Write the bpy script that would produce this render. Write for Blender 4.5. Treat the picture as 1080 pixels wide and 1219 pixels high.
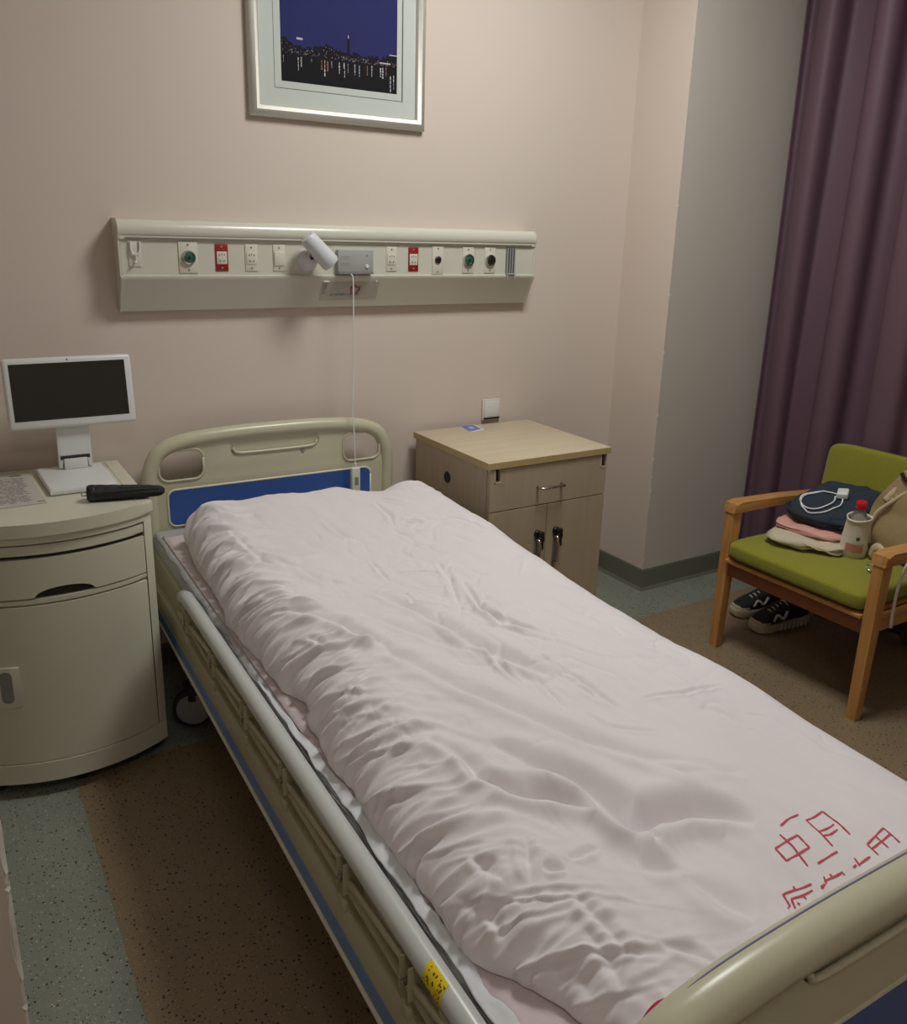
import bpy, bmesh, math, random
import numpy as np
from mathutils import Matrix, Vector, Euler

for o in list(bpy.data.objects):
    bpy.data.objects.remove(o)
scene = bpy.context.scene
COL = scene.collection

# ---------------------------------------------------------------- camera
cam_data = bpy.data.cameras.new('camera')
cam = bpy.data.objects.new('camera', cam_data)
COL.objects.link(cam)
rr, uu, bb = (0.852306, -0.522323, 0.027441), (0.125535, 0.255211, 0.958701), (-0.507755, -0.813662, 0.283088)
cam.matrix_world = Matrix(((rr[0], uu[0], bb[0], 0.0046), (rr[1], uu[1], bb[1], -2.7760), (rr[2], uu[2], bb[2], 1.4965), (0, 0, 0, 1)))
cam_data.sensor_fit = 'HORIZONTAL'
cam_data.sensor_width = 36
cam_data.lens = 1005.79 / 1080 * 36
cam_data.shift_y = -(609.5 - 573.4) / 1080
cam_data.clip_start = 0.02
scene.camera = cam

# ---------------------------------------------------------------- world, light, exposure
world = bpy.data.worlds.new('world')
scene.world = world
world.use_nodes = True
world.node_tree.nodes['Background'].inputs[0].default_value = (0.6, 0.65, 0.7, 1)
world.node_tree.nodes['Background'].inputs[1].default_value = 0.05
LIGHT_POS = (1.65, -1.16, 2.89)
ld = bpy.data.lights.new('ceiling_panel_light', 'AREA')
ld.shape = 'RECTANGLE'
ld.size = 0.56
ld.size_y = 0.56
ld.energy = 40
ld.color = (0.97, 0.99, 0.97)
lo = bpy.data.objects.new('ceiling_panel_light', ld)
lo.location = LIGHT_POS
COL.objects.link(lo)
FILL_POS = (.1, -3.3, 2.89)  # unseen second lamp, added as weak fill for the dim left side
ld2 = ld.copy()
ld2.energy = 5
lo2 = bpy.data.objects.new('entrance_fill_light', ld2)
lo2.location = FILL_POS
COL.objects.link(lo2)
scene.view_settings.view_transform = 'Standard'
scene.view_settings.look = 'None'
scene.view_settings.gamma = 1
scene.view_settings.exposure = -0.48
scene.view_settings.use_curve_mapping = False

# ---------------------------------------------------------------- materials
def srgb(r, g, b):
    def f(c):
        c /= 255
        return c / 12.92 if c <= .04045 else ((c + .055) / 1.055) ** 2.4
    return (f(r), f(g), f(b), 1)

def mat(name, col, rough=.5, metal=0, bump=0, bscale=200, var=0, vscale=8, spec=.5, trans=0, alpha=1, sheen=0, stretch=(1, 1, 1), coat=0):
    m = bpy.data.materials.new(name)
    m.use_nodes = True
    nt = m.node_tree
    b = nt.nodes['Principled BSDF']
    b.inputs['Base Color'].default_value = col
    b.inputs['Roughness'].default_value = rough
    b.inputs['Metallic'].default_value = metal
    b.inputs['Specular IOR Level'].default_value = spec
    b.inputs['Transmission Weight'].default_value = trans
    b.inputs['Alpha'].default_value = alpha
    b.inputs['Sheen Weight'].default_value = sheen
    b.inputs['Coat Weight'].default_value = coat
    if bump or var:
        tc = nt.nodes.new('ShaderNodeTexCoord')
        mp = nt.nodes.new('ShaderNodeMapping')
        mp.inputs['Scale'].default_value = stretch
        nt.links.new(tc.outputs['Object'], mp.inputs[0])
    if bump:
        n = nt.nodes.new('ShaderNodeTexNoise')
        n.inputs['Scale'].default_value = bscale
        n.inputs['Detail'].default_value = 3
        bp = nt.nodes.new('ShaderNodeBump')
        bp.inputs['Strength'].default_value = bump
        bp.inputs['Distance'].default_value = .002
        nt.links.new(mp.outputs[0], n.inputs['Vector'])
        nt.links.new(n.outputs[0], bp.inputs['Height'])
        nt.links.new(bp.outputs[0], b.inputs['Normal'])
    if var:
        n = nt.nodes.new('ShaderNodeTexNoise')
        n.inputs['Scale'].default_value = vscale
        n.inputs['Detail'].default_value = 4
        mx = nt.nodes.new('ShaderNodeMix')
        mx.data_type = 'RGBA'
        mx.inputs['A'].default_value = tuple(c * (1 - var) for c in col[:3]) + (1,)
        mx.inputs['B'].default_value = tuple(min(1, c * (1 + var)) for c in col[:3]) + (1,)
        nt.links.new(mp.outputs[0], n.inputs['Vector'])
        nt.links.new(n.outputs[0], mx.inputs['Factor'])
        nt.links.new(mx.outputs['Result'], b.inputs['Base Color'])
    return m

def wood(name, c1, c2, rough=.45, axis='X', scale=14):
    m = mat(name, c1, rough)
    nt = m.node_tree
    b = nt.nodes['Principled BSDF']
    tc = nt.nodes.new('ShaderNodeTexCoord')
    mp = nt.nodes.new('ShaderNodeMapping')
    s = {'X': (.06, 1, 1), 'Y': (1, .06, 1), 'Z': (1, 1, .06)}[axis]
    mp.inputs['Scale'].default_value = s
    n = nt.nodes.new('ShaderNodeTexNoise')
    n.inputs['Scale'].default_value = scale * 8
    n.inputs['Detail'].default_value = 5
    n.inputs['Distortion'].default_value = .6
    rp = nt.nodes.new('ShaderNodeValToRGB')
    rp.color_ramp.elements[0].position = .3
    rp.color_ramp.elements[0].color = c2
    rp.color_ramp.elements[1].position = .7
    rp.color_ramp.elements[1].color = c1
    nt.links.new(tc.outputs['Object'], mp.inputs[0])
    nt.links.new(mp.outputs[0], n.inputs['Vector'])
    nt.links.new(n.outputs[0], rp.inputs[0])
    nt.links.new(rp.outputs[0], b.inputs['Base Color'])
    return m

def vinyl(name, base, dark, light):
    m = mat(name, base, .42, bump=.08, bscale=300)
    nt = m.node_tree
    b = nt.nodes['Principled BSDF']
    tc = nt.nodes.new('ShaderNodeTexCoord')
    last = None
    nz = nt.nodes.new('ShaderNodeTexNoise')
    nz.inputs['Scale'].default_value = 5
    nz.inputs['Detail'].default_value = 5
    nt.links.new(tc.outputs['Object'], nz.inputs['Vector'])
    mx0 = nt.nodes.new('ShaderNodeMix')
    mx0.data_type = 'RGBA'
    mx0.inputs['A'].default_value = tuple(c * .85 for c in base[:3]) + (1,)
    mx0.inputs['B'].default_value = tuple(c * 1.15 for c in base[:3]) + (1,)
    nt.links.new(nz.outputs[0], mx0.inputs['Factor'])
    last = mx0.outputs['Result']
    for sc, col, thr, dth in ((85, dark, .24, .62), (150, dark, .22, .6), (95, light, .2, .64), (190, light, .22, .6)):
        v = nt.nodes.new('ShaderNodeTexVoronoi')
        v.inputs['Scale'].default_value = sc
        off = nt.nodes.new('ShaderNodeMapping')
        off.inputs['Location'].default_value = (sc * .37, sc * .11, 0)
        nt.links.new(tc.outputs['Object'], off.inputs[0])
        nt.links.new(off.outputs[0], v.inputs['Vector'])
        a = nt.nodes.new('ShaderNodeMath')
        a.operation = 'LESS_THAN'
        a.inputs[1].default_value = thr
        nt.links.new(v.outputs['Distance'], a.inputs[0])
        sp = nt.nodes.new('ShaderNodeSeparateColor')
        nt.links.new(v.outputs['Color'], sp.inputs[0])
        c = nt.nodes.new('ShaderNodeMath')
        c.operation = 'GREATER_THAN'
        c.inputs[1].default_value = dth
        nt.links.new(sp.outputs[0], c.inputs[0])
        g = nt.nodes.new('ShaderNodeMath')
        g.operation = 'MULTIPLY'
        nt.links.new(a.outputs[0], g.inputs[0])
        nt.links.new(c.outputs[0], g.inputs[1])
        mx = nt.nodes.new('ShaderNodeMix')
        mx.data_type = 'RGBA'
        nt.links.new(g.outputs[0], mx.inputs['Factor'])
        nt.links.new(last, mx.inputs['A'])
        mx.inputs['B'].default_value = col
        last = mx.outputs['Result']
    nt.links.new(last, b.inputs['Base Color'])
    return m

M = {}
M['wall'] = mat('pink_wall_paint', srgb(214, 200, 188), .75, bump=.06, bscale=60, var=.015, vscale=3)
M['pillar'] = mat('grey_white_wall_paint', srgb(200, 192, 182), .75, bump=.06, bscale=60, var=.02, vscale=3)
M['ceiling'] = mat('ceiling_paint', srgb(225, 222, 214), .8)
M['floor_grey'] = vinyl('grey_vinyl', srgb(128, 132, 120), srgb(45, 45, 42), srgb(175, 172, 158))
M['floor_tan'] = vinyl('tan_vinyl', srgb(134, 116, 92), srgb(50, 42, 34), srgb(165, 140, 105))
M['skirting'] = mat('grey_skirting_vinyl', srgb(112, 112, 98), .45, var=.05)
M['cream'] = mat('cream_plastic', srgb(209, 207, 192), .26, var=.02)
M['cab'] = mat('cabinet_plastic', srgb(212, 209, 188), .32, var=.02)
M['bedcream'] = mat('bed_plastic', srgb(196, 192, 166), .3, var=.02)
M['frame_metal'] = mat('cream_painted_steel', srgb(182, 176, 146), .35, var=.05, vscale=15)
M['frame_dark'] = mat('dark_steel', srgb(70, 68, 62), .5, metal=.4)
M['blue'] = mat('blue_insert_plastic', srgb(52, 88, 158), .35)
M['stripe'] = mat('faded_blue_stripe', srgb(108, 136, 182), .4)
M['alu'] = mat('grey_lacquered_aluminium', srgb(192, 194, 190), .3, var=.03)
M['white'] = mat('white_plastic', srgb(222, 224, 222), .3)
M['offwhite'] = mat('offwhite_plastic', srgb(214, 212, 196), .35)
M['grey'] = mat('grey_plastic', srgb(165, 165, 162), .4)
M['midgrey'] = mat('mid_grey_plastic', srgb(135, 135, 132), .4)
M['black'] = mat('black_plastic', srgb(32, 32, 32), .4)
M['screen'] = mat('screen_glass', srgb(42, 41, 38), .18)
M['red'] = mat('dark_red_plastic', srgb(150, 28, 34), .4)
M['chrome'] = mat('brushed_chrome', srgb(200, 198, 190), .22, metal=1)
M['silver'] = mat('silver_gilt_frame', srgb(205, 202, 192), .5, metal=.6, bump=.2, bscale=40)
M['mount'] = mat('picture_mount_card', srgb(196, 202, 195), .7)
M['mount_line'] = mat('mount_bevel_line', srgb(120, 118, 104), .6)
M['green'] = mat('green_gas_valve', srgb(40, 98, 72), .35)
M['duvet'] = mat('pinkish_white_cotton', srgb(228, 221, 223), .85, bump=.12, bscale=700, sheen=.2, var=.01, vscale=6)
M['sheet'] = mat('pink_grey_sheet', srgb(205, 190, 192), .85, bump=.2, bscale=90)
M['mattress'] = mat('grey_mattress_cover', srgb(178, 176, 176), .7, bump=.15, bscale=70)
M['pad'] = mat('white_paper_pad', srgb(212, 214, 216), .7, bump=.4, bscale=60)
M['ink'] = mat('red_laundry_ink', srgb(200, 70, 90), .8)
M['yellow'] = mat('yellow_warning_label', srgb(222, 200, 20), .4)
M['brown_ink'] = mat('brown_label_print', srgb(120, 60, 20), .6)
M['wood_top'] = wood('beige_laminate', srgb(204, 190, 164), srgb(196, 180, 152), .4, 'X', 6)
M['wood_side'] = wood('beige_laminate_front', srgb(184, 168, 144), srgb(176, 160, 136), .45, 'Z', 6)
M['edge'] = mat('laminate_edge_band', srgb(186, 164, 118), .4)
M['dark_hole'] = mat('dark_cavity', srgb(48, 40, 32), .8)
M['chair_wood'] = wood('honey_oak', srgb(204, 154, 92), srgb(178, 124, 68), .38, 'Z', 7)
M['chair_wood_h'] = wood('honey_oak_horizontal', srgb(204, 154, 92), srgb(178, 124, 68), .38, 'X', 7)
M['green_fabric'] = mat('olive_green_fabric', srgb(136, 134, 36), .9, bump=.6, bscale=260, var=.12, vscale=120, sheen=.15)
M['curtain'] = mat('plum_blackout_fabric', srgb(100, 75, 88), .6, bump=.25, bscale=400, sheen=0, var=.05, vscale=5)
M['lining'] = mat('grey_curtain_lining', srgb(120, 122, 116), .7)
M['navy'] = mat('navy_jersey', srgb(38, 50, 62), .9, bump=.5, bscale=120, var=.15, vscale=20)
M['pinkcloth'] = mat('pink_cotton', srgb(212, 158, 146), .9, bump=.4, bscale=120)
M['beigecloth'] = mat('beige_cotton', srgb(196, 186, 160), .9, bump=.4, bscale=120)
M['bag'] = mat('beige_bag_canvas', srgb(168, 146, 106), .6, bump=.4, bscale=90, var=.06)
M['bag_light'] = mat('cream_bag_trim', srgb(202, 190, 162), .6, bump=.3, bscale=90)
M['clear'] = mat('clear_bottle', (.95, .92, .9, 1), .06, trans=.9)
M['redcap'] = mat('red_bottle_cap', srgb(205, 24, 40), .35)
M['pouch'] = mat('white_pouch_cloth', srgb(214, 206, 190), .8, bump=.3, bscale=90)
M['pouch_pink'] = mat('pink_pouch_print', srgb(196, 140, 124), .8)
M['shoe_sole'] = mat('beige_rubber', srgb(176, 164, 138), .6)
M['shoe_upper'] = mat('black_shoe_mesh', srgb(28, 28, 32), .8, bump=.5, bscale=200)
M['shoe_white'] = mat('white_shoe_patch', srgb(200, 196, 188), .6)
M['umbrella'] = mat('black_umbrella_nylon', srgb(26, 24, 24), .6, bump=.4, bscale=150)
M['paper'] = mat('laminated_paper', srgb(200, 192, 184), .35)
M['print'] = mat('grey_print_ink', srgb(120, 112, 112), .6)
M['card_blue'] = mat('blue_card', srgb(92, 110, 180), .35)
M['plastic_film'] = mat('clear_sleeve_film', srgb(208, 205, 194), .35, alpha=.3, spec=.3)
M['plaster'] = mat('chipped_plaster', srgb(225, 222, 212), .9)
M['diffuser'] = mat('light_diffuser', srgb(240, 240, 235), .5)
dn = M['diffuser'].node_tree.nodes['Principled BSDF']
dn.inputs['Emission Color'].default_value = (1, .955, .88, 1)
dn.inputs['Emission Strength'].default_value = 6

# ---------------------------------------------------------------- builders
MW = {}            # world matrix of every root, kept by hand

def thing(name, label, cat, loc=(0, 0, 0), rotz=0, group=None):
    o = bpy.data.objects.new(name, None)
    o.empty_display_size = .05
    COL.objects.link(o)
    o.location = loc
    o.rotation_euler = (0, 0, rotz)
    o['label'] = label
    o['category'] = cat
    if group:
        o['group'] = group
    MW[o] = Matrix.Translation(loc) @ Matrix.Rotation(rotz, 4, 'Z')
    return o

def link(name, bm, m, parent=None, smooth=False, local=False, label=None):
    """bm in world coordinates (or the parent's when local) becomes ONE mesh object"""
    bmesh.ops.recalc_face_normals(bm, faces=bm.faces)
    me = bpy.data.meshes.new(name)
    bm.to_mesh(me)
    bm.free()
    for x in (m if isinstance(m, (list, tuple)) else [m]):
        me.materials.append(x)
    if smooth:
        for p in me.polygons:
            p.use_smooth = True
        if smooth != 'all':
            me.set_sharp_from_angle(angle=math.radians(38))
    o = bpy.data.objects.new(name, me)
    COL.objects.link(o)
    if parent is not None:
        o.parent = parent
        root = parent
        while root.parent:
            root = root.parent
        MW[o] = MW.get(root, Matrix())
        if not local:
            me.transform(MW[o].inverted())
    if label:
        o['label'] = label
    return o

def struct(name, bm, m, parent=None, smooth=False, label=None):
    o = link(name, bm, m, parent, smooth)
    if parent is None:
        o['kind'] = 'structure'
        if label:
            o['label'] = label
    return o

def B():
    return bmesh.new()

def box(bm, lo, hi, bevel=0, seg=2, mtx=None, mi=0):
    r = bmesh.ops.create_cube(bm, size=1)
    vs = r['verts']
    c = [(a + b) / 2 for a, b in zip(lo, hi)]
    s = [abs(b - a) for a, b in zip(lo, hi)]
    for v in vs:
        v.co = Vector((v.co[0] * s[0] + c[0], v.co[1] * s[1] + c[1], v.co[2] * s[2] + c[2]))
    if bevel:
        es = list({e for v in vs for e in v.link_edges})
        r2 = bmesh.ops.bevel(bm, geom=es, offset=min(bevel, min(s) * .49), segments=seg, profile=.5, affect='EDGES')
        vs = list({v for f in r2['faces'] for v in f.verts} | {v for v in vs if v.is_valid})
    fs = {f for v in vs for f in v.link_faces}
    for f in fs:
        f.material_index = mi
    if mtx is not None:
        bmesh.ops.transform(bm, matrix=mtx, verts=vs)
    return vs

def beam(bm, a, b, w, h, bevel=.004, up=(0, 0, 1), seg=2):
    """rectangular bar from a to b, w across and h along up"""
    a, b = Vector(a), Vector(b)
    d = (b - a)
    L = d.length
    d.normalize()
    up = Vector(up)
    side = d.cross(up).normalized()
    up2 = side.cross(d).normalized()
    mtx = Matrix((( d.x, side.x, up2.x, (a.x + b.x) / 2), (d.y, side.y, up2.y, (a.y + b.y) / 2), (d.z, side.z, up2.z, (a.z + b.z) / 2), (0, 0, 0, 1)))
    return box(bm, (-L / 2, -w / 2, -h / 2), (L / 2, w / 2, h / 2), bevel, seg, mtx)

def tube(bm, pts, r, n=10, caps=True, flat=1.0, mi=0):
    pts = [Vector(p) for p in pts]
    N = len(pts)
    rs = r if isinstance(r, (list, tuple)) else [r] * N
    t0 = (pts[1] - pts[0]).normalized()
    nrm = t0.orthogonal().normalized()
    if abs(t0.z) < .9:
        nrm = (Vector((0, 0, 1)) - t0 * t0.z).normalized()
    rings = []
    for i in range(N):
        if i == 0:
            t = pts[1] - pts[0]
        elif i == N - 1:
            t = pts[-1] - pts[-2]
        else:
            t = (pts[i + 1] - pts[i]).normalized() + (pts[i] - pts[i - 1]).normalized()
        t.normalize()
        nrm = (nrm - t * nrm.dot(t)).normalized()
        bi = t.cross(nrm)
        ring = [bm.verts.new(pts[i] + (nrm * math.cos(2 * math.pi * k / n) + bi * math.sin(2 * math.pi * k / n) * flat) * rs[i]) for k in range(n)]
        rings.append(ring)
    for i in range(N - 1):
        for k in range(n):
            f = bm.faces.new((rings[i][k], rings[i][(k + 1) % n], rings[i + 1][(k + 1) % n], rings[i + 1][k]))
            f.material_index = mi
    if caps:
        bm.faces.new(rings[0][::-1]).material_index = mi
        bm.faces.new(rings[-1]).material_index = mi

def lathe(bm, prof, n=32, mtx=None, mi=0):
    """prof: (radius, height) pairs round +z"""
    rings = []
    for r, z in prof:
        rings.append([bm.verts.new((r * math.cos(2 * math.pi * k / n), r * math.sin(2 * math.pi * k / n), z)) for k in range(n)])
    for a, b in zip(rings, rings[1:]):
        for k in range(n):
            bm.faces.new((a[k], a[(k + 1) % n], b[(k + 1) % n], b[k])).material_index = mi
    bm.faces.new(rings[0][::-1]).material_index = mi
    bm.faces.new(rings[-1]).material_index = mi
    vs = [v for r in rings for v in r]
    if mtx is not None:
        bmesh.ops.transform(bm, matrix=mtx, verts=vs)
    return vs

def axis_mtx(loc, d):
    return Matrix.Translation(loc) @ Vector(d).to_track_quat('Z', 'Y').to_matrix().to_4x4()

def prism(bm, poly, axis, lo, hi, bevel=0, seg=2, mi=0):
    """poly of 2D points, extruded along axis ('x','y','z') between lo and hi"""
    def P(p, t):
        return {'x': (t, p[0], p[1]), 'y': (p[0], t, p[1]), 'z': (p[0], p[1], t)}[axis]
    a = [bm.verts.new(P(p, lo)) for p in poly]
    b = [bm.verts.new(P(p, hi)) for p in poly]
    n = len(poly)
    fs = [bm.faces.new(a), bm.faces.new(b[::-1])]
    for k in range(n):
        fs.append(bm.faces.new((a[k], b[k], b[(k + 1) % n], a[(k + 1) % n])))
    for f in fs:
        f.material_index = mi
    if bevel:
        es = list({e for f in fs[:2] for e in f.edges})
        bmesh.ops.bevel(bm, geom=es, offset=bevel, segments=seg, profile=.5, affect='EDGES')

def rrect(x0, x1, z0, z1, r, n=6):
    out = []
    for cx, cz, a0 in ((x1 - r, z1 - r, 0), (x0 + r, z1 - r, 90), (x0 + r, z0 + r, 180), (x1 - r, z0 + r, 270)):
        for k in range(n + 1):
            a = math.radians(a0 + 90 * k / n)
            out.append((cx + r * math.cos(a), cz + r * math.sin(a)))
    return out

def plate_with_holes(name, outer, holes, y0, y1, bevel, m, parent, smooth=True):
    """plate in the x-z plane from y0 to y1 (parent space) with real openings"""
    cu = bpy.data.curves.new(name, 'CURVE')
    cu.dimensions = '2D'
    cu.fill_mode = 'BOTH'
    for poly in [outer] + holes:
        s = cu.splines.new('POLY')
        s.points.add(len(poly) - 1)
        for p, q in zip(s.points, poly):
            p.co = (q[0], q[1], 0, 1)
        s.use_cyclic_u = True
    cu.extrude = abs(y1 - y0) / 2 - bevel
    cu.bevel_depth = bevel
    cu.bevel_resolution = 2
    cu.offset = -bevel
    tmp = bpy.data.objects.new('tmp', cu)
    COL.objects.link(tmp)
    dg = bpy.context.evaluated_depsgraph_get()
    me = bpy.data.meshes.new_from_object(tmp.evaluated_get(dg))
    bpy.data.objects.remove(tmp)
    bm = B()
    bm.from_mesh(me)
    bpy.data.meshes.remove(me)
    bmesh.ops.remove_doubles(bm, verts=bm.verts, dist=1e-5)
    for v in bm.verts:
        x, z, d = v.co
        v.co = (x, (y0 + y1) / 2 + d, z)
    return link(name, bm, m, parent, smooth, local=True)

_rng = np.random.RandomState(7)
def vnoise(x, y, seed=0):
    rs = np.random.RandomState(seed)
    T = rs.rand(64, 64) * 2 - 1
    xi, yi = np.floor(x).astype(int), np.floor(y).astype(int)
    fx, fy = x - xi, y - yi
    fx = fx * fx * (3 - 2 * fx)
    fy = fy * fy * (3 - 2 * fy)
    g = lambda a, b: T[a % 64, b % 64]
    return (g(xi, yi) * (1 - fx) + g(xi + 1, yi) * fx) * (1 - fy) + (g(xi, yi + 1) * (1 - fx) + g(xi + 1, yi + 1) * fx) * fy

def fbm(x, y, seed=0, o=3):
    t = 0
    for k in range(o):
        t = t + vnoise(x * 2 ** k, y * 2 ** k, seed + k) / 2 ** k
    return t

def ribbon_stroke(bm, pts, w, zf, lift=.0012, th=0):
    """flat inked stroke lying on the surface zf(x, y)"""
    L = []
    for a, b in zip(pts, pts[1:]):
        n = max(2, int(math.dist(a, b) / .005))
        for k in range(n):
            L.append((a[0] + (b[0] - a[0]) * k / n, a[1] + (b[1] - a[1]) * k / n))
    L.append(pts[-1])
    prev = None
    for i, p in enumerate(L):
        q = L[min(i + 1, len(L) - 1)]
        r = L[max(i - 1, 0)]
        dx, dy = q[0] - r[0], q[1] - r[1]
        d = math.hypot(dx, dy) or 1
        ww = w * (.75 + .5 * abs(math.sin(i * 2.3 + p[0] * 90)))
        nx, ny = -dy / d * ww / 2, dx / d * ww / 2
        row = []
        for s in (-1, 1):
            x, y = p[0] + nx * s, p[1] + ny * s
            row.append(bm.verts.new((x, y, zf(x, y) + lift)))
        if prev:
            bm.faces.new((prev[0], row[0], row[1], prev[1]))
        prev = row

# ================================================================ ROOM
X0, X1, Y0, ZC = -.85, 3.2, -4.2, 2.95
bm = B(); box(bm, (X0, Y0, -.06), (X1, 0, 0)); floor = struct('floor', bm, M['floor_grey'], label='grey speckled vinyl floor border')
bm = B(); box(bm, (.20, Y0, -.01), (X1, -.50, .0012))
struct('vinyl_sheet', bm, M['floor_tan'], floor)
floor.children[0]['label'] = 'tan speckled vinyl field'
bm = B(); box(bm, (X0 - .1, 0, 0), (X1 + .1, .12, ZC)); struct('wall_back', bm, M['wall'], label='pinkish beige wall behind the bed')
bm = B(); box(bm, (X1, Y0, 0), (X1 + .12, 0, ZC)); struct('wall_right', bm, M['pillar'])
bm = B(); box(bm, (X0 - .12, Y0, 0), (X0, 0, ZC)); struct('wall_left', bm, M['wall'])
bm = B(); box(bm, (X0 - .1, Y0 - .12, 0), (X1 + .1, Y0, ZC)); struct('wall_front', bm, M['wall'])
bm = B(); box(bm, (X0 - .1, Y0 - .1, ZC), (X1 + .1, .1, ZC + .1)); struct('ceiling', bm, M['ceiling'])
# boxed pillar, pink return face and grey front
bm = B(); box(bm, (2.55, -.287, 0), (X1, 0, ZC))
for f in bm.faces:
    if f.normal.x < -.5: f.material_index = 1
pil = struct('wall_pillar', bm, [M['pillar'], M['wall']], label='boxed pillar beside the curtain, chipped along its corner')
rnd = random.Random(3)
bm = B()
for z, h in ((.14, .03), (.42, .05), (.46, .03), (.52, .018), (.60, .02), (.76, .014), (.79, .02), (1.05, .02), (1.28, .015), (1.62, .012)):
    w = rnd.uniform(.003, .007)
    pts = [(2.55 - .0008, -.287 - .0008, z + h / 2 * math.cos(a) * rnd.uniform(.7, 1)) for a in (0, math.pi)]
    for s in (0, 1):
        c = [(0, h / 2), (w, h * .2), (w * rnd.uniform(.5, 1.2), -h * .15), (0, -h / 2)]
        vs = []
        for t, dz in c:
            vs.append(bm.verts.new((2.55 + (t if s else -.0008), -.287 - .0008 + (0 if s else t), z + dz)))
        bm.faces.new(vs)
struct('plaster_chips', bm, M['plaster'], pil)
pil.children[0]['kind'] = 'stuff'
# chipped wall end at lower left
bm = B(); box(bm, (X0, -1.72, 0), (.004, -1.60, ZC), .004, 1)
st = struct('wall_partition', bm, M['wall'], label='wall end at the left edge with chipped white plaster on its corner')
bm = B()
for z0, z1, w in ((.12, .20, .004), (.30, .34, .005), (.465, .487, .004), (.515, .655, .0065), (.662, .676, .004), (.688, .768, .005)):
    n = 7
    row = []
    for k in range(n):
        t = k / (n - 1)
        ww = w * math.sin(math.pi * t) * rnd.uniform(.7, 1.2) + .0008
        z = z0 + (z1 - z0) * t
        row.append((bm.verts.new((.003 - ww, -1.721, z)), bm.verts.new((.0052, -1.7165, z))))
    for a, b in zip(row, row[1:]):
        bm.faces.new((a[0], a[1], b[1], b[0]))
struct('plaster_chips', bm, M['plaster'], st)
st.children[0]['kind'] = 'stuff'
# skirting: coved vinyl with a small toe
def skirt(name, pts, parent=None):
    bm = B()
    prof = [(0, 0), (.014, 0), (.006, .014), (.004, .09), (.002, .098), (0, .098)]
    rings = []
    for (x, y, nx, ny) in pts:
        rings.append([bm.verts.new((x + nx * a, y + ny * a, z + .0005)) for a, z in prof])
    for a, b in zip(rings, rings[1:]):
        for k in range(len(prof)):
            j = (k + 1) % len(prof)
            bm.faces.new((a[k], a[j], b[j], b[k]))
    bm.faces.new(rings[0]); bm.faces.new(rings[-1][::-1])
    return struct(name, bm, M['skirting'], parent)
skirt('baseboard_back', [(X0, 0, 0, -1), (2.55, 0, -1, -1)])
skirt('baseboard_pillar', [(2.55, 0, -1, -1), (2.55, -.287, -1, -1), (X1, -.287, 0, -1)])
skirt('baseboard_right', [(X1, -.287, -1, 0), (X1, Y0, -1, 0)])
skirt('baseboard_left', [(X0, 0, 1, 0), (X0, Y0, 1, 0)])

# ceiling light, and a like panel for the added fill light
for (cx, cy, _z), lab in ((LIGHT_POS, 'square flat ceiling light panel above the bed'), (FILL_POS, 'added fill light panel, unseen, near the entrance')):
    t = thing('ceiling_light', lab, 'light', (cx, cy, ZC), group='ceiling light panels')
    bm = B(); ringbox = [((-.31, -.31), (.31, -.29)), ((-.31, .29), (.31, .31)), ((-.31, -.29), (-.29, .29)), ((.29, -.29), (.31, .29))]
    for p0, p1 in ringbox:
        bm = B(); box(bm, (cx + p0[0], cy + p0[1], ZC - .045), (cx + p1[0], cy + p1[1], ZC)); link('frame_bar', bm, M['white'], t)
    bm = B(); box(bm, (cx - .289, cy - .289, ZC - .04), (cx + .289, cy + .289, ZC - .03)); link('diffuser', bm, M['diffuser'], t)

# curtain
def curtain():
    ny, nz = 560, 30
    ys = np.linspace(-.315, -2.9, ny)
    bm = B()
    grid = []
    for j in range(nz + 1):
        tz = j / nz
        z = .03 + (2.66 - .03) * tz
        row = []
        for i, y in enumerate(ys):
            s = -y - .315
            ph = 2 * math.pi * (s / .225) + .9 * math.sin(s * 5.1) + .35 * math.sin(s * 13) + .12 * math.sin(3 * tz + s * 4)
            amp = .066 * (1 - .25 * math.sin(s * 7) ** 2) * (1 - .2 * (1 - tz))
            d = amp * (math.sin(ph) + .16 * math.sin(2 * ph + 1.1) + .05 * math.sin(3 * ph + s * 9))
            d += .008 * math.sin(ph * .5 + 4 * tz)
            x = 3.118 + d
            yy = y + .020 * math.sin(2 * ph + .3) + .012 * (1 - tz) * math.sin(s * 6)
            row.append(bm.verts.new((x, yy, z)))
        grid.append(row)
    for a, b in zip(grid, grid[1:]):
        for i in range(ny - 1):
            bm.faces.new((a[i], a[i + 1], b[i + 1], b[i]))
    return bm
t = thing('curtain', 'floor-length plum purple curtain hanging in deep folds behind the green armchair', 'curtain', (3.12, -.315, 0))
cf = link('curtain_fabric', curtain(), M['curtain'], t, 'all')
sm = cf.modifiers.new('thickness', 'SOLIDIFY')
sm.thickness = .002
bm = B(); box(bm, (3.10, -2.95, 2.66), (3.135, -.29, 2.69), .003); link('curtain_rail', bm, M['white'], t)
bm = B()
for k in range(26):
    y = -.33 - k * .1
    box(bm, (3.112, y - .004, 2.64), (3.124, y + .004, 2.664))
o = link('glider', bm, M['white'], t); o['kind'] = 'stuff'

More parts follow.
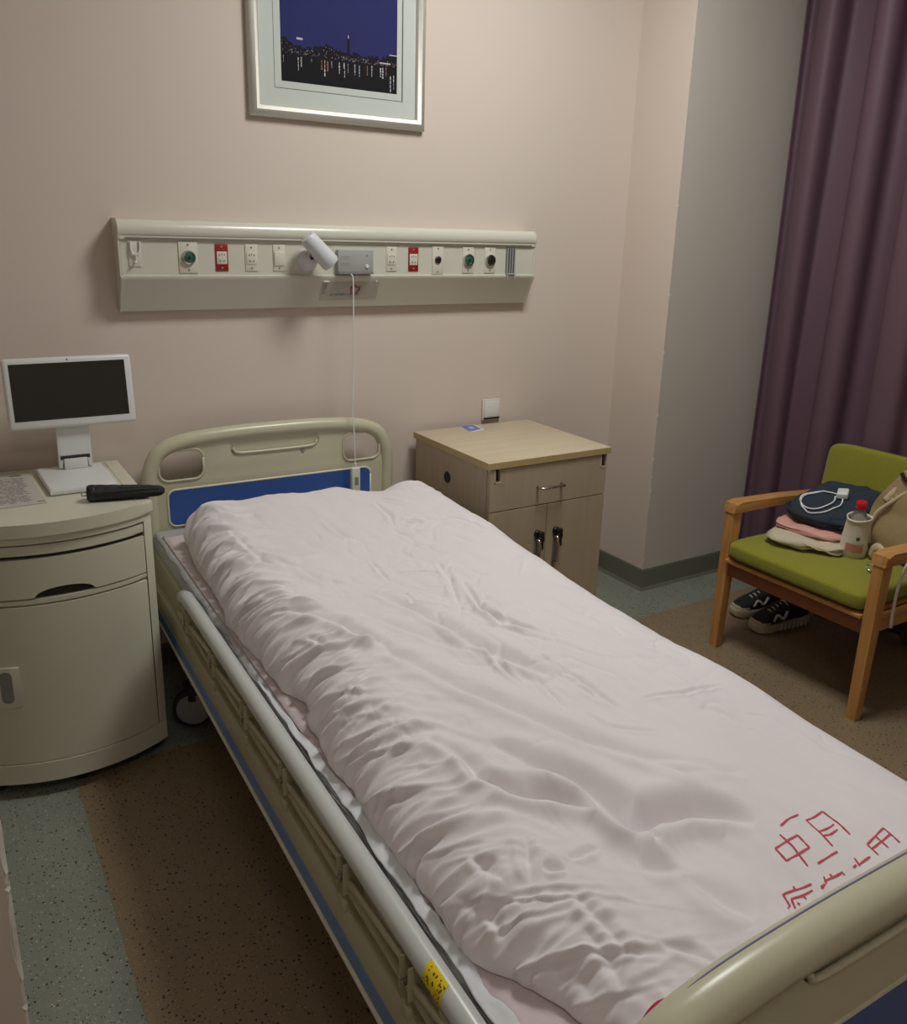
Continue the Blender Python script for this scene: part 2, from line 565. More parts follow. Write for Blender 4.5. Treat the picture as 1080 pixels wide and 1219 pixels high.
# ================================================================ PICTURE
t = thing('framed_picture', 'silver-framed night photograph of a city skyline over water, white mount, high on the wall', 'picture', (1.25, 0, 1.83))
PX0, PX1, PZ0, PZ1 = .942, 1.566, 1.829, 2.38
prof = [(0, .001), (0, .016), (.008, .026), (.020, .030), (.030, .026), (.036, .018), (.038, .012), (.038, .001)]
bm = B()
rings = []
for cx, cz, sx, sz in ((PX0, PZ0, 1, 1), (PX1, PZ0, -1, 1), (PX1, PZ1, -1, -1), (PX0, PZ1, 1, -1)):
    rings.append([bm.verts.new((cx + sx * a, -b, cz + sz * a)) for a, b in prof])
for i in range(4):
    a, b = rings[i], rings[(i + 1) % 4]
    for k in range(len(prof) - 1):
        bm.faces.new((a[k], a[k + 1], b[k + 1], b[k]))
link('frame', bm, M['silver'], t, True)
def ringplate(bm, o, i, y, th=.001):
    """flat rectangular ring between rectangles o and i=(x0,x1,z0,z1)"""
    O = [(o[0], o[2]), (o[1], o[2]), (o[1], o[3]), (o[0], o[3])]
    I = [(i[0], i[2]), (i[1], i[2]), (i[1], i[3]), (i[0], i[3])]
    for yy in (y, y + th):
        vo = [bm.verts.new((p[0], yy, p[1])) for p in O]
        vi = [bm.verts.new((p[0], yy, p[1])) for p in I]
        for k in range(4):
            j = (k + 1) % 4
            bm.faces.new((vo[k], vo[j], vi[j], vi[k]))
pr = (1.051, 1.460, 1.939, 2.27)
bm = B()
ringplate(bm, (PX0 + .036, PX1 - .036, PZ0 + .036, PZ1 - .036), (pr[0] - .025, pr[1] + .021, pr[2] - .023, pr[3] + .023), -.0125)
mt = link('mount', bm, M['mount'], t)
bm = B(); ringplate(bm, (pr[0] - .025, pr[1] + .021, pr[2] - .023, pr[3] + .023), (pr[0] - .022, pr[1] + .018, pr[2] - .02, pr[3] + .02), -.0105)
link('mount_bevel', bm, M['mount_line'], mt)
bm = B(); ringplate(bm, (pr[0] - .022, pr[1] + .018, pr[2] - .02, pr[3] + .02), (pr[0], pr[1], pr[2], pr[3]), -.0095)
link('inner_mount', bm, M['mount'], mt)
# the printed skyline: flat shapes of ink
pal = [mat('print_sky', srgb(46, 48, 98), .75, spec=.15, var=.12, vscale=6), mat('print_water', srgb(22, 22, 26), .75, spec=.2), mat('print_building', srgb(24, 22, 32), .75, spec=.2),
       mat('print_light', srgb(190, 185, 190), .4), mat('print_orange', srgb(170, 110, 80), .4), mat('print_haze', srgb(42, 42, 84), .4)]
bm = B()
def q(x0, x1, z0, z1, mi, y):
    f = bm.faces.new([bm.verts.new(p) for p in ((x0, y, z0), (x1, y, z0), (x1, y, z1), (x0, y, z1))])
    f.material_index = mi
hz = 2.025
q(pr[0], pr[1], hz, pr[3], 0, -.0090)
q(pr[0], pr[1], pr[2], hz, 1, -.0090)
rnd = random.Random(11)
W = pr[1] - pr[0]
for k in range(60):
    x = pr[0] + W * k / 60
    u = k / 60
    h = .012 + .012 * rnd.random() + (.022 * math.exp(-((u - 0) / .08) ** 2)) + .02 * math.exp(-((u - .38) / .07) ** 2) + .016 * math.exp(-((u - .96) / .06) ** 2)
    q(x, x + W / 60, hz - .006, hz + h, 2, -.0092)
q(pr[0] + W * .555, pr[0] + W * .575, hz, hz + .062, 2, -.0093)
q(pr[0] + W * .562, pr[0] + W * .568, hz + .062, hz + .072, 3, -.0093)
q(pr[0] + W * .13, pr[0] + W * .18, hz + .038, hz + .044, 3, -.0094)
q(pr[0] + W * .93, pr[1], hz + .030, hz + .033, 3, -.0094)
q(pr[0] + W * .84, pr[0] + W * .94, hz + .002, hz + .006, 3, -.0094)
for k in range(210):
    u = rnd.random()
    x = pr[0] + .002 + (W - .006) * u
    z = hz - .004 + rnd.random() ** 1.6 * (.014 + .03 * math.exp(-((u - .38) / .07) ** 2) + .02 * math.exp(-(u / .08) ** 2))
    s = rnd.uniform(.0008, .002)
    q(x, x + s, z, z + s, 4 if rnd.random() < .4 else 3, -.0095)
for u, l, w, mi in ((.02, .02, .002, 3), (.14, .04, .004, 3), (.165, .03, .004, 3), (.25, .012, .002, 3), (.335, .03, .003, 4), (.36, .05, .005, 3), (.385, .03, .004, 4), (.42, .02, .002, 3),
                    (.485, .035, .005, 3), (.525, .018, .004, 3), (.53, .045, .003, 3), (.56, .028, .002, 3), (.62, .035, .003, 3), (.66, .035, .003, 3), (.73, .03, .003, 4), (.77, .035, .004, 3),
                    (.85, .03, .005, 3), (.87, .035, .005, 3), (.90, .028, .003, 4), (.94, .05, .004, 3), (.97, .045, .003, 3)):
    x = pr[0] + W * u
    z1 = hz - .008 - rnd.random() * .006
    if u > .93: z1 -= .02
    n = 4
    for i in range(n):
        zz = z1 - l * i / n
        ww = w * rnd.uniform(.4, 1)
        q(x - ww / 2 + rnd.uniform(-.0006, .0006), x + ww / 2, zz - l / n * .8, zz, mi, -.0096)
link('photo_print', bm, pal, t)

# ================================================================ BEDHEAD SERVICE PANEL
t = thing('bedhead_panel', 'long cream bedhead service panel with sockets and gas outlets on the wall', 'service panel', (1.27, 0, 1.24))
GX0, GX1 = .509, 2.028
prof = [(-.0005, 1.240), (-.026, 1.238), (-.076, 1.334), (-.080, 1.340), (-.080, 1.346), (-.0745, 1.348), (-.0745, 1.449), (-.080, 1.451), (-.080, 1.462), (-.082, 1.464), (-.084, 1.478),
        (-.080, 1.494), (-.070, 1.504), (-.055, 1.508), (-.0005, 1.508)]
bm = B(); prism(bm, prof, 'x', GX0 + .006, GX1 - .006); link('housing', bm, M['cream'], t, True)
def scaled(p, d):
    cy, cz = -.04, 1.38
    return [(min(-.0005, y + (-d if y < -.01 else 0)), z + (d if z > cz else -d)) for y, z in p]
for x0, x1 in ((GX0, GX0 + .006), (GX1 - .006, GX1)):
    bm = B(); prism(bm, scaled(prof, .002), 'x', x0, x1, .0008, 1); link('end_cap', bm, M['cream'], t, True)
bm = B(); box(bm, (GX0 + .02, -.0835, 1.4535), (GX1 - .02, -.0795, 1.4565)); link('cover_groove', bm, M['mount_line'], t)
FY = -.0745
def screw(bm, x, z, y, r=.0032):
    lathe(bm, [(r, 0), (r, .001), (r * .6, .0016)], 10, axis_mtx((x, y, z), (0, -1, 0)))
def faceplate(x, z0, z1, w, m, th=.003, screws=True, name='face_plate', bv=.001):
    bm = B(); box(bm, (x - w / 2, FY - th, z0), (x + w / 2, FY, z1), bv)
    p = link(name, bm, m, t, True)
    if screws:
        for zz in (z1 - .009, z0 + .009):
            bm = B(); screw(bm, x, zz, FY - th); link('screw', bm, M['midgrey'], p)
    return p
def gas(x, m, r=.019, w=.05, name='gas_outlet', lab=None):
    p = faceplate(x, 1.354, 1.447, w, M['offwhite'], name=name)
    if lab: p['label'] = lab
    mt = axis_mtx((x, FY - .003, 1.400), (0, -1, 0))
    bm = B(); lathe(bm, [(r, 0), (r, .004), (r * .93, .009), (r * .72, .010), (r * .70, .006), (r * .70, .004)], 28, mt); link('collar_ring', bm, M['chrome'], p, True)
    bm = B(); lathe(bm, [(r * .69, .003), (r * .69, .0075), (r * .5, .0095), (r * .2, .0095)], 24, mt); link('valve_face', bm, m, p, True)
    bm = B(); lathe(bm, [(r * .2, .0095), (r * .2, .011), (r * .1, .0112)], 12, mt); link('valve_pin', bm, M['black'], p, True)
def socket(x, red=False):
    p = faceplate(x, 1.360, 1.442, .040, M['red'] if red else M['offwhite'], name='power_socket')
    p['label'] = 'red power socket' if red else 'white power socket'
    bm = B(); box(bm, (x - .016, FY - .005, 1.381), (x + .016, FY - .0005, 1.419), .001); b = link('socket_insert', bm, M['offwhite'], p, True)
    bm = B()
    for dx, dz, w, h, a in ((-.008, 1.409, .0022, .0055, 0), (.008, 1.409, .0022, .0055, 0), (0, 1.411, .002, .005, 0), (-.006, 1.391, .0022, .007, -.6), (.006, 1.391, .0022, .007, .6)):
        mt = Matrix.Translation((x + dx, FY - .0052, dz)) @ Matrix.Rotation(a, 4, 'Y')
        box(bm, (-w / 2, -.0004, -h / 2), (w / 2, .0004, h / 2), mtx=mt)
    link('pin_slots', bm, M['black'], b)
# hook
bm = B(); box(bm, (.536, FY - .003, 1.372), (.572, FY, 1.447), .002); hk = link('hook_plate', bm, M['offwhite'], t, True)
bm = B()
tube(bm, [(.543, FY - .006, 1.445), (.543, FY - .008, 1.422), (.547, FY - .009, 1.411), (.556, FY - .009, 1.407), (.566, FY - .009, 1.412), (.569, FY - .007, 1.422), (.569, FY - .006, 1.445)], .0028, 8)
tube(bm, [(.556, FY - .009, 1.407), (.557, FY - .010, 1.392), (.553, FY - .014, 1.384), (.549, FY - .02, 1.388)], .0028, 8)
link('hook', bm, M['white'], hk, True)
gas(.711, M['green'], .0215, .058, lab='chrome ringed green gas outlet with wide plate')
socket(.814, True); socket(.909)
p = faceplate(1.001, 1.360, 1.442, .040, M['offwhite'], name='light_switch')
bm = B(); box(bm, (.984, FY - .007, 1.377), (1.018, FY - .001, 1.421), .0015, mtx=None); link('rocker', bm, M['offwhite'], p, True)
socket(1.409); socket(1.496, True)
p = faceplate(1.596, 1.350, 1.448, .046, M['offwhite'], name='gas_outlet'); p['label'] = 'small black outlet on a bare plate'
bm = B(); lathe(bm, [(.0125, 0), (.0125, .004), (.009, .006), (.008, .004)], 20, axis_mtx((1.596, FY - .003, 1.400), (0, -1, 0))); link('valve_face', bm, M['black'], p, True)
gas(1.725, M['green'], .0225, .048, lab='bright green gas outlet'); gas(1.821, M['black'], .0215, .048, lab='black vacuum outlet')
# slotted metal bracket
p = faceplate(1.915, 1.349, 1.4475, .042, M['dark_hole'], .0015, False, name='rail_bracket'); p['label'] = 'dark slotted metal bracket'
bm = B()
for dx in (-.017, -.006, .005, .016):
    box(bm, (1.915 + dx - .002, FY - .009, 1.351), (1.915 + dx + .002, FY - .001, 1.447), .0005)
box(bm, (1.894, FY - .012, 1.348), (1.936, FY - .002, 1.354), .0005)
for dx in (-.018, .014):
    box(bm, (1.915 + dx - .002, FY - .014, 1.332), (1.915 + dx + .002, FY - .006, 1.352), .0005)
link('bracket_bars', bm, M['grey'], p)
# nurse call box
bm = B(); box(bm, (1.199, FY - .022, 1.351), (1.330, FY, 1.430), .003); cb = link('nurse_call_box', bm, M['grey'], t, True); cb['label'] = 'grey nurse call box'
bm = B(); box(bm, (1.200, FY - .025, 1.351), (1.329, FY - .0215, 1.361), .001); link('lower_lip', bm, M['midgrey'], cb, True)
bm = B(); lathe(bm, [(.0065, 0), (.0065, .003), (.005, .0045)], 16, axis_mtx((1.305, FY - .022, 1.377), (0, -1, 0))); link('call_button', bm, M['white'], cb, True)
bm = B(); lathe(bm, [(.003, 0), (.003, .001), (.002, .0013)], 12, axis_mtx((1.305, FY - .022, 1.412), (0, -1, 0))); link('call_lamp', bm, M['midgrey'], cb)
bm = B()
for z in (1.408, 1.402, 1.386, 1.380):
    box(bm, (1.209, FY - .0226, z), (1.240, FY - .0218, z + .0012))
link('call_box_print', bm, M['midgrey'], cb)
# reading lamp on the panel
lampm = mat('lamp_grey_white', srgb(212, 213, 216), .35)
bm = B(); lathe(bm, [(.036, 0), (.036, .006), (.033, .014), (.024, .026), (.012, .034), (.006, .036)], 32, axis_mtx((1.098, FY, 1.396), (0, -1, 0)))
lp = link('reading_lamp', bm, lampm, t, True); lp['label'] = 'white swivel reading lamp'
bm = B(); tube(bm, [(1.100, FY - .03, 1.402), (1.106, FY - .045, 1.420)], .008, 12); link('swivel_joint', bm, M['black'], lp, True)
d = Vector((.096, -.012, -.100)).normalized()
bm = B(); lathe(bm, [(.018, 0), (.025, .003), (.0275, .012), (.0285, .03), (.030, .09), (.0305, .112), (.027, .118), (.023, .118), (.022, .110)], 28, axis_mtx((1.072, FY - .062, 1.470), d)); link('lamp_head', bm, lampm, lp, True)
bm = B(); box(bm, (-.004, -.0315, .045), (.004, -.0275, .06), .001, mtx=axis_mtx((1.072, FY - .062, 1.470), d)); link('lamp_switch', bm, M['midgrey'], lp)
# clear sleeve with pictogram on the sloping lower front
t2 = t
def slope_pt(x, z, out=.0):
    k = (z - 1.238) / (1.334 - 1.238)
    return Vector((x, -.026 - .050 * k, z)) + Vector((0, -.887, -.462)) * out
bm = B()
def sq(bm, x0, x1, z0, z1, out, mi=0):
    f = bm.faces.new([bm.verts.new(slope_pt(x, z, out)) for x, z in ((x0, z0), (x1, z0), (x1, z1), (x0, z1))]); f.material_index = mi
for out in (.001, .002):
    sq(bm, 1.150, 1.366, 1.262, 1.326, out)
sg = link('notice_sleeve', bm, M['plastic_film'], t); sg['label'] = 'clear plastic sleeve with a faded notice'
bm = B()
for k in range(13):
    x = 1.186 + k * .0085
    for i in range(3):
        a = rnd.uniform(0, .004)
        sq(bm, x + a, x + a + rnd.uniform(.001, .004), 1.277 + rnd.uniform(0, .008), 1.278 + rnd.uniform(.003, .011), .0026)
for z in (1.312, 1.304, 1.296, 1.288):
    sq(bm, 1.156, 1.170, z, z + .0015, .0026)
link('notice_text', bm, M['print'], sg)
bm = B()
cx, cz, R_ = 1.277, 1.303, .017
P = [slope_pt(cx + R_ * math.cos(math.radians(a)), cz + R_ * .95 * math.sin(math.radians(a)), .003) for a in range(150, 400, 10)]
tube(bm, P, .0014, 6)
for pp in ([(1.262, 1.303), (1.268, 1.306), (1.270, 1.318), (1.273, 1.318), (1.274, 1.309)], [(1.274, 1.309), (1.279, 1.311), (1.281, 1.307)], [(1.281, 1.307), (1.286, 1.309), (1.288, 1.303), (1.292, 1.305)]):
    tube(bm, [slope_pt(a, b, .003) for a, b in pp], .0015, 6)
link('notice_symbol', bm, M['red'], sg)
for x in (1.166, 1.352):
    bm = B(); box(bm, (-.011 if x < 1.2 else -.003, -.002, -.002), (.011 if x < 1.2 else .003, .002, .002), .001, mtx=Matrix.Translation(slope_pt(x, 1.327, .003))); link('clip', bm, M['white'], sg)

# call pendant hanging over the headboard
t = thing('call_handset', 'small cream nurse call handset hanging on a thin white cord over the headboard', 'call button', (1.238, -.16, .60))
bm = B(); box(bm, (1.216, -.157, .585), (1.250, -.139, .690), .006, 3); hs = link('handset', bm, M['offwhite'], t, True)
bm = B(); box(bm, (1.227, -.1585, .625), (1.241, -.156, .655), .002); link('call_key', bm, M['midgrey'], hs)
pts = [(1.245, -.095, 1.353), (1.245, -.112, 1.345), (1.244, -.118, 1.32), (1.241, -.122, 1.1), (1.236, -.126, .95), (1.233, -.129, .89), (1.233, -.140, .82), (1.233, -.147, .72), (1.233, -.148, .688)]
bm = B(); tube(bm, pts, .0022, 8); link('cord', bm, M['white'], t, True)
bm = B(); tube(bm, [(1.233, -.148, .705), (1.233, -.148, .69)], .005, 10); link('strain_relief', bm, M['white'], hs, True)

# socket plate on wall behind the nightstand
t = thing('wall_socket', 'square white wall plate just above the beige laminate cabinet', 'wall socket', (1.902, 0, .815))
bm = B(); box(bm, (1.859, -.009, .772), (1.945, -.0005, .858), .003); link('plate', bm, M['offwhite'], t, True)
bm = B(); box(bm, (1.867, -.0125, .785), (1.937, -.0085, .850), .002); link('rocker', bm, M['white'], t, True)
bm = B(); box(bm, (1.864, -.0125, .7765), (1.940, -.0088, .7825), .001); link('lower_slot', bm, M['black'], t)

# ================================================================ BED
def catmull(P, n=6):
    P = [Vector(p) for p in P]
    Q = [P[0] * 2 - P[1]] + P + [P[-1] * 2 - P[-2]]
    out = []
    for i in range(1, len(Q) - 2):
        for k in range(n):
            t = k / n
            a, b, c, d = Q[i - 1], Q[i], Q[i + 1], Q[i + 2]
            out.append(.5 * ((2 * b) + (c - a) * t + (2 * a - 5 * b + 4 * c - d) * t * t + (3 * b - a - 3 * c + d) * t ** 3))
    out.append(P[-1])
    return out

bed = thing('hospital_bed', 'cream hospital bed frame with blue-striped end boards and folded-down side rails', 'hospital bed', (.963, -.085, 0), -.02)
ARCH = [(-.420, .46), (-.420, .60), (-.420, .70), (-.404, .765), (-.368, .808), (-.285, .832), (-.15, .842), (0, .844)]
ARCH = ARCH + [(-x, z) for x, z in ARCH[-2::-1]]
def end_board(name, yc, sgn, dz, r=.024, low=0):
    """sgn = -1: the face looks to -y"""
    arch = [(p.x, p.y + dz - low * max(0, (p.y - .70) / .144)) for p in catmull([(x, z, 0) for x, z in ARCH], 5)]
    L = .155
    ht = .803 + dz - 1.3 * low
    holes = [rrect(-.388, -.246, .702 + dz, ht, .03), rrect(.246, .388, .702 + dz, ht, .03), rrect(-.155, .155, .772 + dz, .818 + dz, .02)]
    pl = plate_with_holes(name, arch, holes, yc - .009, yc + .009, .003, M['bedcream'], bed)
    bm = B(); tube(bm, [(x, yc, z) for x, z in arch], r, 16); rim = link('rim_tube', bm, M['bedcream'], pl, 'all', local=True)
    # back of the grip recess and its rolled lip
    bm = B(); box(bm, (-.17, yc - .004, .76 + dz), (.17, yc + .004, .83 + dz), .002); link('grip_recess', bm, M['bedcream'], pl, local=True)
    bm = B(); tube(bm, [(x, yc + sgn * .010, z) for x, z in catmull([(-.148, .792 + dz, 0), (-.135, .776 + dz, 0), (-.08, .772 + dz, 0), (.08, .772 + dz, 0), (.135, .776 + dz, 0), (.148, .792 + dz, 0)], 4) for (x, z) in [(x, z)]] if False else [(p.x, yc + sgn * .010, p.y) for p in catmull([(-.148, .792 + dz, 0), (-.135, .776 + dz, 0), (-.08, .772 + dz, 0), (.08, .772 + dz, 0), (.135, .776 + dz, 0), (.148, .792 + dz, 0)], 4)], .005, 10)
    for sx in (-1, 1):
        for w in (1,):
            pts = [(p[0] * 1, yc + sgn * .009, p[1]) for p in rrect(sx * .317 - .071, sx * .317 + .071, .702 + dz, ht, .03)]
            tube(bm, pts + [pts[0]], .0045, 8)
    link('rolled_lip', bm, M['bedcream'], pl, 'all', local=True)
    # blue insert with its cream bead
    y = yc + sgn * .009
    out = rrect(-.362, .348, .553 + dz, .668 + dz, .022)
    bm = B(); prism(bm, out, 'y', min(y, y + sgn * .003), max(y, y + sgn * .003), .001, 1); bi = link('blue_insert', bm, M['blue'], pl, True, local=True); bi['label'] = 'blue insert panel'
    bm = B(); pts = [(p[0], y, p[1]) for p in rrect(-.366, .352, .549 + dz, .672 + dz, .025)]; tube(bm, pts + [pts[0]], .004, 8); link('insert_bead', bm, M['offwhite' if sgn * dz == 0 else 'bedcream'], pl, 'all', local=True)
    bm = B(); tube(bm, [(-.41, y, .528 + dz), (.41, y, .528 + dz)], .004, 8); link('lower_bead', bm, M['offwhite' if sgn * dz == 0 else 'bedcream'], pl, 'all', local=True)
    return pl
hb = end_board('headboard', 0, -1, 0)
fb = end_board('footboard', -2.255, -1, -.094, .029, .012)
bm = B(); tube(bm, [(p.x, -2.255 + .012, p.y - .094 - .012 * max(0, (p.y - .70) / .144) + .0268) for p in catmull([(x, z, 0) for x, z in ARCH[4:-4]], 5)], .0012, 6)
sm_ = link('rim_seam', bm, mat('blue_grey_seam', srgb(120, 120, 150), .5), fb, 'all', local=True); sm_['label'] = 'thin blue grey seam along the rim'
bm = B(); box(bm, (.09, -.0115, .752), (.101, -.009, .766), .001); box(bm, (.088, -.0112, .760), (.105, -.009, .763)); link('board_badge', bm, M['midgrey'], hb, local=True)

def side(sx):
    bm = B(); box(bm, (sx * .430, -2.225, .304), (sx * .452, -.03, .412), .004); sb = link('side_beam', bm, M['frame_metal'], bed, True, local=True)
    bm = B(); box(bm, (sx * .4515, -2.215, .313), (sx * .4535, -.04, .350), .0008); s = link('blue_stripe', bm, M['stripe'], sb, local=True); s['label'] = 'faded blue stripe'
    bm = B(); box(bm, (sx * .440, -2.225, .298), (sx * .457, -.03, .307), .002); link('lower_lip', bm, M['offwhite'], sb, True, local=True)
    bm = B(); box(bm, (sx * .418, -2.20, .408), (sx * .436, -.05, .498), .003); link('inner_rail', bm, M['frame_metal'], bed, True, local=True)
side(-1); side(1)
bm = B()
for k in range(14):
    y = -.14 - k * .155
    box(bm, (-.42, y - .025, .445), (.42, y + .025, .458), .002)
o = link('deck_slat', bm, M['frame_metal'], bed, local=True)
bm = B()
for y in (-.03, -2.2):
    box(bm, (-.43, y - .02, .35), (.43, y + .02, .42), .004)
    for x in (-.3, .3):
        box(bm, (x - .02, y - .012, .42), (x + .02, y + .012, .56), .003)
for x in (-.22, .22):
    box(bm, (x - .02, -2.1, .30), (x + .02, -.1, .36), .004)
link('underframe', bm, M['frame_metal'], bed, True, local=True)
for x, y in ((-.385, -.33), (.385, -.33), (-.385, -1.98), (.385, -1.98)):
    bm = B(); box(bm, (x - .02, y - .02, .14), (x + .02, y + .02, .43), .004); lg = link('leg', bm, M['frame_metal'], bed, True, local=True)
    ca = link('caster', (lambda b: (lathe(b, [(.050, -.016), (.062, -.012), (.064, 0), (.062, .012), (.050, .016)], 28, axis_mtx((x - .012, y, .066), (.38, .92, 0))), b)[1])(B()), M['frame_dark'], bed, True, local=True)
    bm = B(); lathe(bm, [(.046, -.019), (.050, -.016), (.050, .016), (.046, .019)], 28, axis_mtx((x - .012, y, .066), (.38, .92, 0))); link('wheel_disc', bm, M['grey'], ca, True, local=True)
    bm = B(); box(bm, (x - .035, y - .035, .128), (x + .022, y + .035, .150), .008)
    for s_ in (-1, 1):
        beam(bm, (x - .012 + s_ * .38 * .024, y + s_ * .92 * .024, .132), (x - .012 + s_ * .38 * .024, y + s_ * .92 * .024, .052 if s_ > 0 else .098), .022, .003, .001, up=(.38, .92, 0))
    link('caster_fork', bm, M['frame_dark'], ca, True, local=True)
def folded_rail(sx):
    XR = sx * .4475
    ys = [-.625, -.878, -1.131, -1.376, -1.66, -1.885]
    bm = B(); tube(bm, [(XR, -.53, .515), (XR, -.535, .53), (XR, -.57, .539), (XR, -.64, .541), (XR, -2.10, .541), (XR, -2.135, .536), (XR, -2.145, .52)], .0185, 18); rl = link('side_rail', bm, M['alu'], bed, 'all', local=True); rl['label'] = 'grey aluminium folding side rail, folded down'
    bm = B(); tube(bm, [(sx * .447, -.46, .452), (sx * .447, -2.05, .452)], .008, 10); link('lower_rod', bm, M['frame_metal'], rl, 'all', local=True)
    for i, y in enumerate(ys):
        bm = B()
        for dy in (-.013, .013):
            prism(bm, [(y + dy - .0015, .470), (y + dy + .0015, .470), (y + dy + .0015, .527), (y + dy - .0015, .527)], 'x', min(sx * .437, sx * .470), max(sx * .437, sx * .470))
        box(bm, (sx * .437, y - .014, .425), (sx * .442, y + .014, .50), .001)
        box(bm, (sx * .462, y - .012, .43), (sx * .468, y + .012, .452), .001)
        link('hinge_bracket', bm, M['frame_metal'], rl, True, local=True)
        bm = B(); tube(bm, [(sx * .434, y, .494), (sx * .474, y, .494)], .0055, 10); link('hinge_pin', bm, M['chrome'], rl, True, local=True)
        if i < 5:
            bm = B(); beam(bm, (sx * .460, y - .01, .490), (sx * .460, ys[i + 1] + .02, .512), .009, .014, .003); link('rail_post', bm, M['frame_metal'], rl, True, local=True)
    bm = B(); beam(bm, (sx * .460, ys[5] - .01, .490), (sx * .460, -2.00, .512), .009, .014, .003); link('rail_post', bm, M['frame_metal'], rl, True, local=True)
    # end catch plate
    bm = B(); prism(bm, [(-1.97, .525), (-1.985, .47), (-2.0, .43), (-2.03, .47), (-2.08, .485), (-2.13, .46), (-2.15, .525)], 'x', min(sx * .458, sx * .463), max(sx * .458, sx * .463), .001, 1); cp = link('catch_plate', bm, M['frame_metal'], rl, True, local=True)
    bm = B()
    bm.free()
    for y, z in ((-2.04, .50), (-2.10, .49), (-2.07, .475)):
        bm = B(); tube(bm, [(sx * .462, y, z), (sx * .466, y, z)], .005, 10); link('catch_rivet', bm, M['frame_dark'], cp, True, local=True)
    return rl
rl = folded_rail(-1)
folded_rail(1)
# yellow warning label wrapped on the tube
bm = B()
ringv = []
lay = []
for i in range(9):
    a = math.radians(95 + 125 * i / 8)
    row = []
    for k in range(5):
        y = -1.925 - .048 * k / 4 - .012 * (i / 8)
        row.append(bm.verts.new((-.4475 + .0190 * math.cos(a), y, .541 + .0190 * math.sin(a))))
    lay.append(row)
for a, b in zip(lay, lay[1:]):
    for k in range(4):
        bm.faces.new((a[k], a[k + 1], b[k + 1], b[k]))
wl = link('warning_label', bm, M['yellow'], rl, 'all', local=True); wl['label'] = 'worn yellow warning label with brown print'
bm = B()
rnd = random.Random(5)
for k in range(46):
    a = math.radians(rnd.uniform(108, 208)); y = -1.932 - rnd.random() * .040; da = rnd.uniform(.05, .26)
    vs = [bm.verts.new((-.4475 + .0193 * math.cos(t_), yy, .541 + .0193 * math.sin(t_))) for t_, yy in ((a, y), (a + da, y), (a + da, y - .0025), (a, y - .0025))]
    bm.faces.new(vs)
link('label_print', bm, M['brown_ink'], rl, local=True)

# ---------------------------------------------------------------- mattress
ROT = Matrix.Translation((.963, -.085, 0)) @ Matrix.Rotation(-.02, 4, 'Z')
mat_t = thing('mattress', 'thin grey mattress with a pinkish sheet under the white duvet', 'mattress', (.963, -.085, .459), -.02)
MW[mat_t] = Matrix.Translation((.963, -.085, .459)) @ Matrix.Rotation(-.02, 4, 'Z')
bm = B(); box(bm, (-.425, -2.225, .460), (.425, -.022, .548), .02, 4)
bmesh.ops.transform(bm, matrix=ROT, verts=bm.verts)
mb = link('mattress_core', bm, M['mattress'], mat_t, True)
# piping
bm = B()
for sx in (-1, 1):
    pts = [(sx * (.421 + .003 * math.sin(k * 1.7)), -.06 - k * .043, .540 + .004 * math.sin(k * 1.1)) for k in range(50)]
    tube(bm, pts, .003, 6)
bmesh.ops.transform(bm, matrix=ROT, verts=bm.verts)
pp = link('piping', bm, M['midgrey'], mat_t, 'all')
# fitted sheet, slightly rumpled
def rumple(x0, x1, y0, y1, z, amp, nx, ny, seed, edge_w=0, drop=0, mtx=ROT, thick=.003, taper=0):
    X = np.linspace(x0, x1, nx); Y = np.linspace(y0, y1, ny)
    XX, YY = np.meshgrid(X, Y)
    if taper:
        XX = x0 + (XX - x0) * np.clip(.12 + (y0 - YY) / taper, 0, 1)
    Z = z + amp * (fbm(XX * 14, YY * 9, seed) * .6 + fbm(XX * 40, YY * 25, seed + 3) * .35 + .4)
    EX = np.zeros_like(XX)
    if taper:
        XX = XX + np.clip((XX - x0) / (x1 - x0), 0, 1) ** 2 * .005 * fbm(YY * 22, YY * 0 + 8, seed + 4)
    if edge_w:
        t0 = 1 - np.clip((XX - x0) / .03, 0, 1)
        EX = edge_w * t0 * fbm(YY * 18, YY * 0 + 3, seed + 9)
        Z = Z - drop * t0 ** 2
    bm = B()
    g = [[bm.verts.new((XX[j, i] + EX[j, i], YY[j, i], Z[j, i])) for i in range(nx)] for j in range(ny)]
    h = [[bm.verts.new((XX[j, i] + EX[j, i], YY[j, i], min(Z[j, i] - thick, z - thick * .5))) for i in range(nx)] for j in range(ny)]
    for j in range(ny - 1):
        for i in range(nx - 1):
            bm.faces.new((g[j][i], g[j][i + 1], g[j + 1][i + 1], g[j + 1][i]))
            bm.faces.new((h[j][i], h[j + 1][i], h[j + 1][i + 1], h[j][i + 1]))
    for j in range(ny - 1):
        bm.faces.new((g[j][0], g[j + 1][0], h[j + 1][0], h[j][0])); bm.faces.new((g[j][-1], h[j][-1], h[j + 1][-1], g[j + 1][-1]))
    for i in range(nx - 1):
        bm.faces.new((g[0][i], h[0][i], h[0][i + 1], g[0][i + 1])); bm.faces.new((g[-1][i], g[-1][i + 1], h[-1][i + 1], h[-1][i]))
    bmesh.ops.transform(bm, matrix=mtx, verts=bm.verts)
    return bm
sh = link('fitted_sheet', rumple(-.408, .40, -.10, -2.22, .5508, .003, 40, 110, 21), M['sheet'], mat_t, 'all')
pd = link('white_sheet_edge', rumple(-.423, -.400, -1.10, -2.215, .5545, .0045, 14, 210, 33, .003, .005, taper=.5), M['pad'], mat_t, 'all')
pd['label'] = 'crumpled white sheet edge between rail and duvet'

